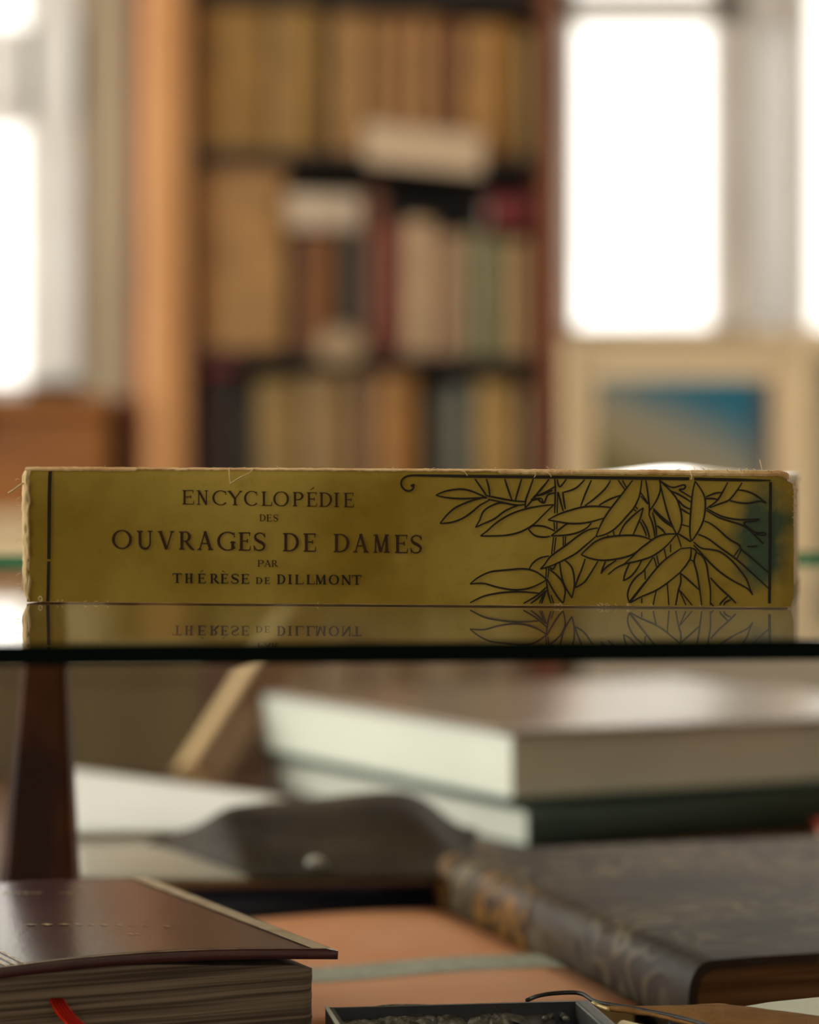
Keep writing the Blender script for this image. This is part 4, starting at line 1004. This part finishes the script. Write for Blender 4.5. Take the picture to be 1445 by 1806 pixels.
def in_prof(): return [(DW, zD - .0026), (.05, zD - .0024), (.012, zD - .0026)] + spine_prof(16, .0028) + [(.05, zDb + .0024), (DW, zDb + .0026)]
mb = MB(); N_ = 18
outer = []; inner = []
bands = (.30 * dlen, .52 * dlen, .74 * dlen, .95 * dlen)
for k in range(61):
    b = dlen * k / 60
    bump_ = sum(.0016 * math.exp(-((b - q) / .0035) ** 2) for q in bands)
    outer.append([DF(a - (bump_ * min(1, max(0, (.004 - a) / BUL)) if a < .004 else 0), b, z) for a, z in full_prof()])
    inner.append([DF(a, b, z) for a, z in in_prof()])
mb.grid(outer); mb.grid(inner)
mb.grid([outer[0], inner[0]]); mb.grid([outer[-1], inner[-1]])
mb.build('leather_binding', M['tooled'], t, smooth=True)
mb = MB(); pr = [(DW - .004, zD - .0028), (.05, zD - .0027), (.014, zD - .003)] + spine_prof(10, .0034) + [(.014, zDb + .0028), (DW - .004, zDb + .0028)]
mb.prism([DF(a, .004, z) for a, z in pr], [DF(a, dlen - .004, z) for a, z in pr]); mb.build('page_block', striped('brown_page_edges', (92, 58, 30), (132, 88, 50), 700), t)
gilt = mat('gilt_panel', (134, 92, 32), .5, (56, 38, 20), 190, spec=.12, lo=.40, hi=.60)
for (b0, b1) in ((.575 * dlen, .80 * dlen), (.93 * dlen, .985 * dlen)):
    mb = MB(); rows = []
    for k in range(15):
        b = b0 + (b1 - b0) * k / 14; bump_ = sum(.0016 * math.exp(-((b - q) / .0035) ** 2) for q in bands)
        r = []
        for j in range(17):
            th_ = math.pi * (.07 + .80 * j / 16)
            r.append(DF(-(BUL + .0003) * sq(math.sin(th_)) + .004 - bump_ * sq(math.sin(th_)), b, mid(zD, zDb) + (dth / 2 + .0003) * math.copysign(sq(math.cos(th_), .8), math.cos(th_))))
        rows.append(r)
    mb.grid(rows); mb.build('gilt_band', gilt, t, smooth=True, label='worn gilt band on the spine')

# --- the two big books stacked at the back right
def board_book(name, label, near, leftv, L_, W_, zb, zt, m_cov, m_page, spine_side=None, m_spine=None, cov=.002, m_top=None, hump=0):
    """near corner, leftv = unit vector along the far-left edge; L_ length along it, W_ to the right/back"""
    lv = leftv; wv_ = Vector((lv.y, -lv.x, 0))
    FR = frame(Vector((near.x, near.y, 0)), wv_, lv)
    t = thing(name, FR(W_ / 2, L_ / 2, zb), label, 'book')
    mb = MB(); mb.box(0, W_, 0, L_, zb, zb + cov, fr=FR); mb.build('back_cover', m_cov, t, bevel=.0005)
    mb = MB(); rows = []
    for j in range(13):
        rows.append([FR(W_ * i / 20, L_ * j / 12, zt - cov + hump * math.sin(math.pi * i / 20) * (1 - .3 * j / 12)) for i in range(21)])
    mb.grid(rows); o = mb.build('front_cover', m_top or m_cov, t, smooth=True, solid=cov)
    mb = MB(); rows = []; pb = zb + cov + .0001
    def ptop(i, q): return zt - 2 * cov - .0002 + hump * math.sin(math.pi * i / 20) * (1 - .3 * q)
    pxa = lambda i: .0025 + (W_ - .005) * i / 20
    for i in range(21):
        rows.append([FR(pxa(i), .0025, pb)] + [FR(pxa(i), .0025 + (L_ - .005) * q / 6, ptop(i, q / 6)) for q in range(7)] + [FR(pxa(i), L_ - .0025, pb)])
    mb.grid(rows, 0, True); mb.add(rows[0], [tuple(range(9))]); mb.add(rows[-1], [tuple(range(9))])
    mb.build('page_block', m_page, t)
    if spine_side:
        mb = MB(); rows = []
        for b in (0, 1):
            r = []
            for k in range(9):
                a = math.pi * k / 8
                zz = mid(zb, zt - cov) + (zt - cov - zb) / 2 * math.cos(a); d = -.004 * math.sin(a)
                r.append(FR(W_ * b, d, zz) if spine_side == 'front' else FR(d, L_ * b, zz))
            rows.append(r)
        mb.grid(rows); mb.build('spine', m_spine or m_cov, t, smooth=True, solid=.0012)
    return t
n0 = gp(925, 1500, -.160); lv = Vector((-.12, .228, 0)).normalized()
board_book('green_book', 'dark green cloth book lowest of the two stacked at the back right', n0, lv, .262, .30, ZB, ZB + .0203,
           mat('green_cloth', (30, 46, 30), .6, (40, 52, 36), 30), mat('pale_pages', (214, 214, 198), .8, (200, 202, 186), 20), 'front', cov=.0018)
n1 = gp(899, 1415, -.1396)
n1 = Vector((n1.x, n1.y, 0))
zt1 = E - .1087
board_book('white_book', 'thick white paged book with grey brown cover on top of the green book', n1, lv, .2575, .25, ZB + .0206, zt1,
           mat('teal_board', (76, 104, 92), .5, (66, 92, 82), 20), mat('white_pages', (226, 226, 208), .75, (214, 216, 198), 12), cov=.0012,
           m_top=mat('glossy_grey_cover', (150, 134, 116), .2, (128, 110, 92), 10, spec=.9), hump=-.0014)

# --- brown board leaning against the stack
lb0 = at(296, 1395, 1.40); 
t = thing('leaning_book', lb0, 'brown book leaning on the white book, its cream page edge facing left', 'book')
ldir = (at(412, 1178, 1.44) - at(300, 1352, 1.40)).normalized()                      # up along the leaning edge
lw = Vector((.70, .45, 0)); lw = (lw - ldir * lw.dot(ldir)).normalized(); ln_ = ldir.cross(lw).normalized()
if ln_.y < 0: ln_ = -ln_
P0 = at(336, 1352, 1.40) + ldir * .002
LF = lambda a, b, c: P0 + lw * a + ldir * b + ln_ * c
def lbox(a0, a1, b0, b1, c0, c1):
    m_ = MB(); m_.box(a0, a1, b0, b1, c0, c1, fr=LF); return m_
# keep the whole book above the counter
LW, LL = .017, .12
lbox(0, LW, 0, LL, 0, .002).build('front_cover', mat('brown_board', (164, 130, 98), .6, (130, 98, 72), 14), t, bevel=.0005)
lbox(.0, LW, 0, LL, .025, .027).build('back_cover', _mats['brown_board'], t, bevel=.0005)
lbox(-.0006, LW - .003, .003, LL - .003, .002, .025).build('page_block', mat('cream_edges', (196, 164, 112), .75), t)
lbox(LW, LW + .0015, 0, LL, 0, .027).build('spine', _mats['brown_board'], t)

t = thing('brown_book', at(430, 1390, 1.5), 'dark brown book standing between the leaning book and the white book', 'book')
t.location.z = ZB
bk_ = mat('dim_brown_cloth', (124, 92, 70), .6, (100, 72, 54), 14)
xa, xb = px2(360, 1.495), px2(478, 1.495)
mb = MB(); mb.box(xa, xb, 1.4865, 1.489, ZB, E - .088); mb.build('front_cover', bk_, t, bevel=.0005)
mb = MB(); mb.box(xa, xb, 1.4944, 1.4965, ZB, E - .088); mb.build('back_cover', bk_, t, bevel=.0005)
mb = MB(); mb.box(xa + .002, xb - .002, 1.4891, 1.4943, ZB + .001, E - .090); mb.build('page_block', M['aged_paper'], t)

# --- loose heap in the middle: pale sheet, white booklet, dark leather folder, navy book, red booklet
def slab(name, label, cat, corners, zb, zt, m_cov, m_page=None, cov=.001, bow=0):
    """flat book from its four top corners (near-left, near-right, far-right, far-left), world xy"""
    c = [Vector((p.x, p.y, 0)) for p in corners]; mc = sum(c, Vector()) / 4
    t = thing(name, Vector((mc.x, mc.y, zb)), label, cat)
    def bil(a, b): return (c[0] * (1 - a) + c[1] * a) * (1 - b) + (c[3] * (1 - a) + c[2] * a) * b
    rows = []
    for j in range(11): rows.append([bil(i / 16, j / 10) + Vector((0, 0, zt + bow * math.sin(math.pi * i / 16))) for i in range(17)])
    mb = MB(); mb.grid(rows); mb.build('front_cover', m_cov, t, smooth=True, solid=cov)
    ins = lambda z: [bil(a, b) + Vector((0, 0, z)) for a, b in ((.015, .015), (.985, .015), (.985, .985), (.015, .985))]
    if zt - zb > 2.5 * cov:
        mb = MB(); mb.prism(ins(zb + cov + .0001), ins(zt - cov - .0001)); mb.build('page_block', m_page or m_cov, t)
        lo = [bil(a, b) + Vector((0, 0, zb)) for a, b in ((0, 0), (1, 0), (1, 1), (0, 1))]
        mb = MB(); mb.prism(lo, [p + Vector((0, 0, cov)) for p in lo]); mb.build('back_cover', m_cov, t)
    return t, bil
zn = -.1466
nav = [gp(40, 1577, zn), gp(782, 1565, zn), None, None]
nav[3] = nav[0] + Vector((.02, .125, 0)); nav[2] = nav[1] + Vector((.005, .125, 0))
navy = mat('navy_cloth', (24, 27, 42), .55, (20, 22, 34), 20)
t, bil = slab('navy_book', 'navy blue book behind the orange booklet, its long side showing', 'book', nav, ZB, E + zn, navy, M['aged_paper'], cov=.0022)
c_ = [Vector((p.x, p.y, 0)) for p in nav]
mb = MB(); rows = []
for a in (0, 1):
    r = []
    for k in range(9):
        q = math.pi * k / 8; p = c_[0].lerp(c_[1], a) + Vector((0, -.003 * math.sin(q), 0)); r.append(p + Vector((0, 0, mid(ZB, E + zn) + (E + zn - ZB) / 2 * math.cos(q))))
    rows.append(r)
mb.grid(rows); mb.build('spine', navy, t, smooth=True, solid=.0012)
zq = zn + .0046
rb = [p.copy() for p in nav]; rb[0] = rb[0] + Vector((-.005, .004, 0)); rb[1] = rb[1] + Vector((.004, .004, 0)); rb[2] = rb[2] + Vector((0, .0, 0))
slab('russet_booklet', 'thin russet booklet lying on the navy book', 'booklet', rb, E + zn + .0002, E + zq, mat('russet_cover', (140, 72, 52), .5, (118, 58, 44), 20), M['aged_paper'], cov=.0008)
# pale sheet folder (left), carried by the navy and russet books' level
zp = -.1404
pale = [gp(125, 1549, zp), gp(440, 1549, zp), gp(330, 1484, zp), gp(130, 1486, zp)]
pale[2] = gp(350, 1478, zp)
pl = [p + Vector((0, 0, 0)) for p in pale]
slab('pale_pamphlet', 'pale grey pamphlet under the white booklet beside the wooden post', 'pamphlet', pl, E + zq + .0002, E + zp, mat('pale_grey_paper', (192, 184, 166), .32, (172, 164, 146), 10, spec=.5), M['paper'], cov=.0006)
zw = -.1370
wh = [gp(100, 1470, zw), gp(360, 1464, zw), gp(540, 1392, zw + .0), gp(96, 1351, zw)]
wh[2] = gp(505, 1405, zw); 
slab('white_booklet', 'bright white booklet lying open faced beside the wooden post', 'booklet', wh, E + zp + .0002, E + zw, mat('white_paper', (244, 244, 238), .7, (236, 236, 230), 10), M['aged_paper'], cov=.0008)

# dark limp leather folder in a wave
top_py = [(262, 1486), (300, 1476), (345, 1458), (395, 1428), (440, 1420), (500, 1414), (570, 1408), (640, 1400), (700, 1398), (745, 1412), (790, 1452), (835, 1500)]
bot_py = [(262, 1492), (310, 1505), (370, 1525), (430, 1545), (470, 1548), (520, 1549), (580, 1549), (640, 1549), (700, 1548), (750, 1547), (795, 1546), (838, 1545)]
tp = catmull([(x, y, 0) for x, y in top_py], 3); bp2 = catmull([(x, y, 0) for x, y in bot_py], 3)
rows = []
zf0 = zq + .0012
for a, b in zip(tp, bp2):
    near = gp(b.x, b.y, zf0)
    Yr = near.y + .006 + .079 * min(1, max(0, (a.x - 262) / 190))
    ridge = at(a.x, a.y, Yr)
    r = []
    for k in range(15):
        q = k / 14; e = math.sin(q * math.pi / 2)
        p = near.lerp(ridge, q); p.z = near.z + (ridge.z - near.z) * (e ** 1.3) + .0012 * math.sin(q * 9 + a.x * .012) * math.sin(math.pi * q)
        r.append(p)
    for k in range(1, 7):
        q = k / 6; p = Vector((ridge.x + .003 * q, ridge.y + .05 * q, ridge.z - (ridge.z - near.z) * .8 * q * q)); r.append(p)
    rows.append(r)
mb = MB(); mb.grid(rows)
cen = rows[len(rows) // 2][8]
t = thing('leather_folder', (cen.x, cen.y, E + zq + .0002), 'limp dark leather folder in a wave with a pale stud', 'folder')
mb.build('flap', mat('dark_leather', (46, 37, 28), .6, (70, 58, 44), 30, bump=.15, bscale=200, spec=.06), t, smooth=True, solid=.0012)
sp = at(553, 1521, 1.02)
best = min((p for r in rows for p in r[:12]), key=lambda p: ((p.x / p.y - sp.x / sp.y) ** 2 + ((p.z - E) / p.y - (sp.z - E) / sp.y) ** 2))
mb = MB(); rr = []
for (dy, rad) in ((.0006, .0036), (-.0006, .0034), (-.0012, .0024), (-.0014, .0003)):
    rr.append([best + Vector((rad * math.cos(q * math.pi / 10), dy - .4 * rad * math.sin(q * math.pi / 10), rad * .9 * math.sin(q * math.pi / 10) - dy * .6)) for q in range(20)])
mb.grid(rr, 0, True); mb.build('stud', mat('pale_metal', (226, 226, 214), .45, metallic=.2), t, smooth=True)

# red cloth end of a book at the far right
p = at(1433, 1500, 1.225)
t = thing('small_red_book', (p.x + .04, 1.19, ZB), 'bright red book end at the right edge behind the dark leather book', 'book')
mb = MB(); mb.box(p.x, p.x + .09, 1.15, 1.152, ZB, E - .149); mb.build('spine', mat('bright_red', (196, 42, 32), .5), t, bevel=.0006)
mb = MB(); mb.box(p.x, p.x + .09, 1.152, 1.22, ZB, ZB + .0015); mb.build('back_cover', _mats['bright_red'], t)
mb = MB(); mb.box(p.x, p.x + .09, 1.152, 1.22, E - .1505, E - .149); mb.build('front_cover', _mats['bright_red'], t)
mb = MB(); mb.box(p.x + .002, p.x + .088, 1.1525, 1.218, ZB + .0017, E - .1507); mb.build('page_block', M['paper'], t)

# --- black tray with a carved ornament, bottom centre
zk = -.130
k0 = gp(574, 1777, zk); k1 = gp(1037, 1764, zk)
ku = k1 - k0; ku.z = 0; kw = ku.length; ku.normalize(); kv = Vector((ku.y, -ku.x, 0))
KF = frame(Vector((k0.x, k0.y, 0)), ku, kv)           # b runs towards the viewer
zK = E + zk; KD = .075; RM = .0032
ktop = ZB + .0016
t = thing('black_tray', KF(kw / 2, KD / 2, ktop), 'black tray with raised rim beside the red book, holding a carved ornament', 'tray')
blk = mat('black_lacquer', (34, 29, 28), .38, (44, 38, 36), 60, bump=.1, bscale=400)
rim = mat('worn_rim', (122, 110, 98), .45, (92, 82, 74), 120)
mb = MB()
mb.box(0, kw, 0, RM * .4, ktop, zK, fr=KF); mb.box(0, kw, KD - RM, KD, ktop, zK, fr=KF); mb.box(0, RM * .6, 0, KD, ktop, zK, fr=KF)
mb.build('walls', blk, t)
mb = MB(); mb.box(kw - RM * 1.1, kw, RM * .4, KD - RM, ktop, zK + .0003, fr=KF); mb.build('side_wall', mat('grey_black', (70, 64, 62), .42, (54, 50, 48), 80), t, bevel=.0006)
mb = MB(); mb.box(0, kw, 0, KD, ktop - .0014, ktop, fr=KF); mb.build('base', blk, t)
mb = MB(); mb.box(-.0002, .0007, .0, KD, zK, zK + .0004, fr=KF); mb.build('rim_line', mat('pale_rim', (206, 196, 178), .5), t, label='pale worn line along the left rim')
# carved ornament lying in the tray: foliage scrolls and flower heads
orn = mat('black_carving', (84, 77, 68), .34, (150, 140, 124), 420, spec=.6, lo=.42, hi=.66)
zo_ = E - .1335
def petal(mbx, c, ang, l, wd, up, tip):
    d = Vector((math.cos(ang), math.sin(ang), 0)); n_ = Vector((-d.y, d.x, 0)); rr = []
    for i in range(9):
        q = i / 8; w2 = wd * math.sin(math.pi * min(.96, q * .9 + .06)); z = up * math.sin(q * math.pi * .75) + tip * q * q
        rr.append([c + d * l * q + n_ * w2 + Vector((0, 0, z - .0008)), c + d * l * q + n_ * w2 * .5 + Vector((0, 0, z + .0004)), c + d * l * q + Vector((0, 0, z - .0003)), c + d * l * q - n_ * w2 * .5 + Vector((0, 0, z + .0004)), c + d * l * q - n_ * w2 + Vector((0, 0, z - .0008))])
    mbx.grid(rr)
def kp(px, py): 
    p = gp(px, py, -.1345); return p
t = thing('carved_ornament', KF(kw * .5, KD * .55, ktop), 'black carved foliage ornament lying in the black tray', 'ornament')
mb = MB(); random.seed(3)
rows = []
for j in range(13):
    rows.append([KF(.006 + (kw - .014) * i / 30, .010 + .05 * j / 12, ktop + .0004 + max(0, (zo_ - ktop - .0035) * (math.sin(math.pi * j / 12) ** .4) * (math.sin(math.pi * i / 30) ** .3)) + .0006 * noise.noise(Vector((i * .8, j * .9, 2)))) for i in range(31)])
mb.grid(rows); mb.build('carved_ground', orn, t, smooth=True)
for (cx, cy, n, l, wd) in ((872, 1800, 12, .0095, .0021), (700, 1806, 11, .0085, .0026), (772, 1806, 9, .0075, .0022), (640, 1818, 9, .008, .0026)):
    mb = MB(); c = kp(cx, cy)
    for k in range(n): petal(mb, c, k * 2 * math.pi / n + random.uniform(-.15, .15), l * random.uniform(.8, 1.1), wd, .0022, -.0018)
    for k in range(n): petal(mb, c + Vector((0, 0, .0009)), (k + .5) * 2 * math.pi / n, l * .5, wd * .7, .0012, -.0004)
    mb.build('flower_head', orn, t, smooth=True)
mb = MB(); c = kp(945, 1800); rr = []
for i in range(8):
    th_ = math.pi / 2 * i / 7
    rr.append([c + Vector((.0055 * math.cos(th_) * math.cos(q * math.pi / 10), .004 * math.cos(th_) * math.sin(q * math.pi / 10), .0026 * math.sin(th_) - .001)) for q in range(20)])
mb.grid(rr, 0, True); mb.build('smooth_leaf', mat('grey_carving', (86, 80, 76), .35), t, smooth=True)
for (pts, rad) in (([(625, 1808), (645, 1795), (680, 1788), (720, 1787), (760, 1788)], .0011), ([(690, 1800), (730, 1792), (790, 1792), (830, 1800)], .0009), ([(960, 1806), (985, 1796), (1000, 1806)], .0008)):
    mb = MB(); mb.tube(catmull([kp(x, y) + Vector((0, 0, .0012)) for x, y in pts], 5), rad, 8); mb.build('scroll', orn, t, smooth=True)

# --- tan suede wallet with a dark curled edge
zs = -.1302
def sp_(px, py, dz=0): return gp(px, py, zs) + Vector((0, 0, dz))
up_ = catmull([(1046, 1769, 0), (1080, 1774, 0), (1140, 1775, 0), (1220, 1772, 0), (1268, 1770, 0), (1300, 1773, 0), (1380, 1783, 0), (1470, 1795, 0)], 4)
lo_ = catmull([(1050, 1771, 0), (1090, 1781, 0), (1140, 1787, 0), (1190, 1797, 0), (1245, 1812, 0), (1300, 1830, 0), (1390, 1850, 0), (1480, 1870, 0)], 4)
rows = []
for a, b in zip(up_, lo_):
    pa, pb = sp_(a.x, a.y), sp_(b.x, b.y); r = []
    for k in range(11):
        q = k / 10; p = pa.lerp(pb, q); p.z += .0010 * math.sin(math.pi * q) * min(1, (a.x - 1046) / 90) + .0003 * noise.noise(Vector((p.x * 300, p.y * 300, 1))); r.append(p)
    rows.append(r)
cen = rows[len(rows) // 2][5]
t = thing('suede_wallet', (cen.x, cen.y, cen.z - .004), 'tan suede wallet with a dark looped edge at the bottom right corner', 'wallet')
mb = MB(); mb.grid(rows); mb.build('flap', mat('tan_suede', (164, 116, 66), .95, (140, 96, 52), 120, bump=.4, bscale=900, spec=.1), t, smooth=True, solid=.0008)
mb = MB()
mb.tube(catmull([sp_(930, 1765.5, .0002), sp_(948, 1759, .0003), sp_(975, 1755, .0004), sp_(1012, 1754, .0005), sp_(1030, 1757, .0004), sp_(1046, 1766, .0002), sp_(1062, 1771, .0002), sp_(1090, 1776, .0003), sp_(1140, 1785, .0003), sp_(1190, 1795, .0003), sp_(1245, 1810, .0003), sp_(1300, 1828, .0003)], 5), .00055, 8)
mb.build('dark_edge', mat('dark_edge', (34, 24, 20), .5), t, smooth=True)
mb = MB(); mb.tube(catmull([sp_(1046, 1768, -.0002), sp_(1060, 1773, -.0004), sp_(1075, 1778, -.0004)], 4), .0006, 8); mb.build('brass_tip', mat('brass_tip', (226, 190, 120), .35, metallic=.3), t, smooth=True)
mb = MB(); lo = [rows[6][2], rows[-2][2], rows[-2][9], rows[6][9]]
lo = [Vector((p.x, p.y, ZB)) for p in (rows[10][1], rows[-2][1], rows[-2][9], rows[12][8])]
hi = [Vector((p.x, p.y, E + zs - .0014)) for p in lo]
mb.prism(lo, hi); mb.build('pouch', mat('dark_suede', (52, 38, 28), .9), t)
q0, q1 = sp_(1090, 1790), sp_(1225, 1824); qa = (q1 - q0).normalized(); qn = Vector((qa.y, -qa.x, 0))
lo = [Vector((p.x, p.y, ZB)) for p in (q0, q1, q1 + qn * .012, q0 + qn * .012)]
mb = MB(); mb.prism(lo, [Vector((p.x, p.y, E + zs - .0062)) for p in lo]); mb.build('pocket', mat('dark_suede', (52, 38, 28), .9), t)
# rolled paper in front of the wallet
t = thing('paper_roll', sp_(1150, 1806, -.012), 'short roll of cream paper tucked under the suede wallet', 'paper roll')
mb = MB(); rr = []
p0, p1 = sp_(1098, 1796, -.0009), sp_(1215, 1822, -.0012)
ax = (p1 - p0).normalized(); a1 = Vector((-ax.y, ax.x, 0)); 
for q in (0, 1):
    r = []
    for k in range(40):
        th_ = 2 * math.pi * k / 22; rad = .0028 - .0012 * k / 40
        r.append(p0.lerp(p1, q) + a1 * rad * math.cos(th_) + Vector((0, 0, rad * math.sin(th_) - .0022)))
    rr.append(r)
mb.grid(rr); mb.build('rolled_sheet', mat('cream_sheet', (226, 196, 152), .7), t, smooth=True, solid=.0003)
# white sheet beside it
zs2 = zs - .0006
c4 = [gp(1306, 1776, zs2), gp(1452, 1795, zs2), gp(1470, 1757, zs2), gp(1440, 1759, zs2), gp(1360, 1767, zs2)]
mb = MB(); lo = [Vector((p.x, p.y, ZB)) for p in c4]
mb.prism(lo, c4); o = mb.build('paper_pad', mat('white_sheet', (244, 238, 220), .75, (236, 230, 210), 60)); tag(o, 'white paper pad between the suede wallet and the dark leather book', 'paper')
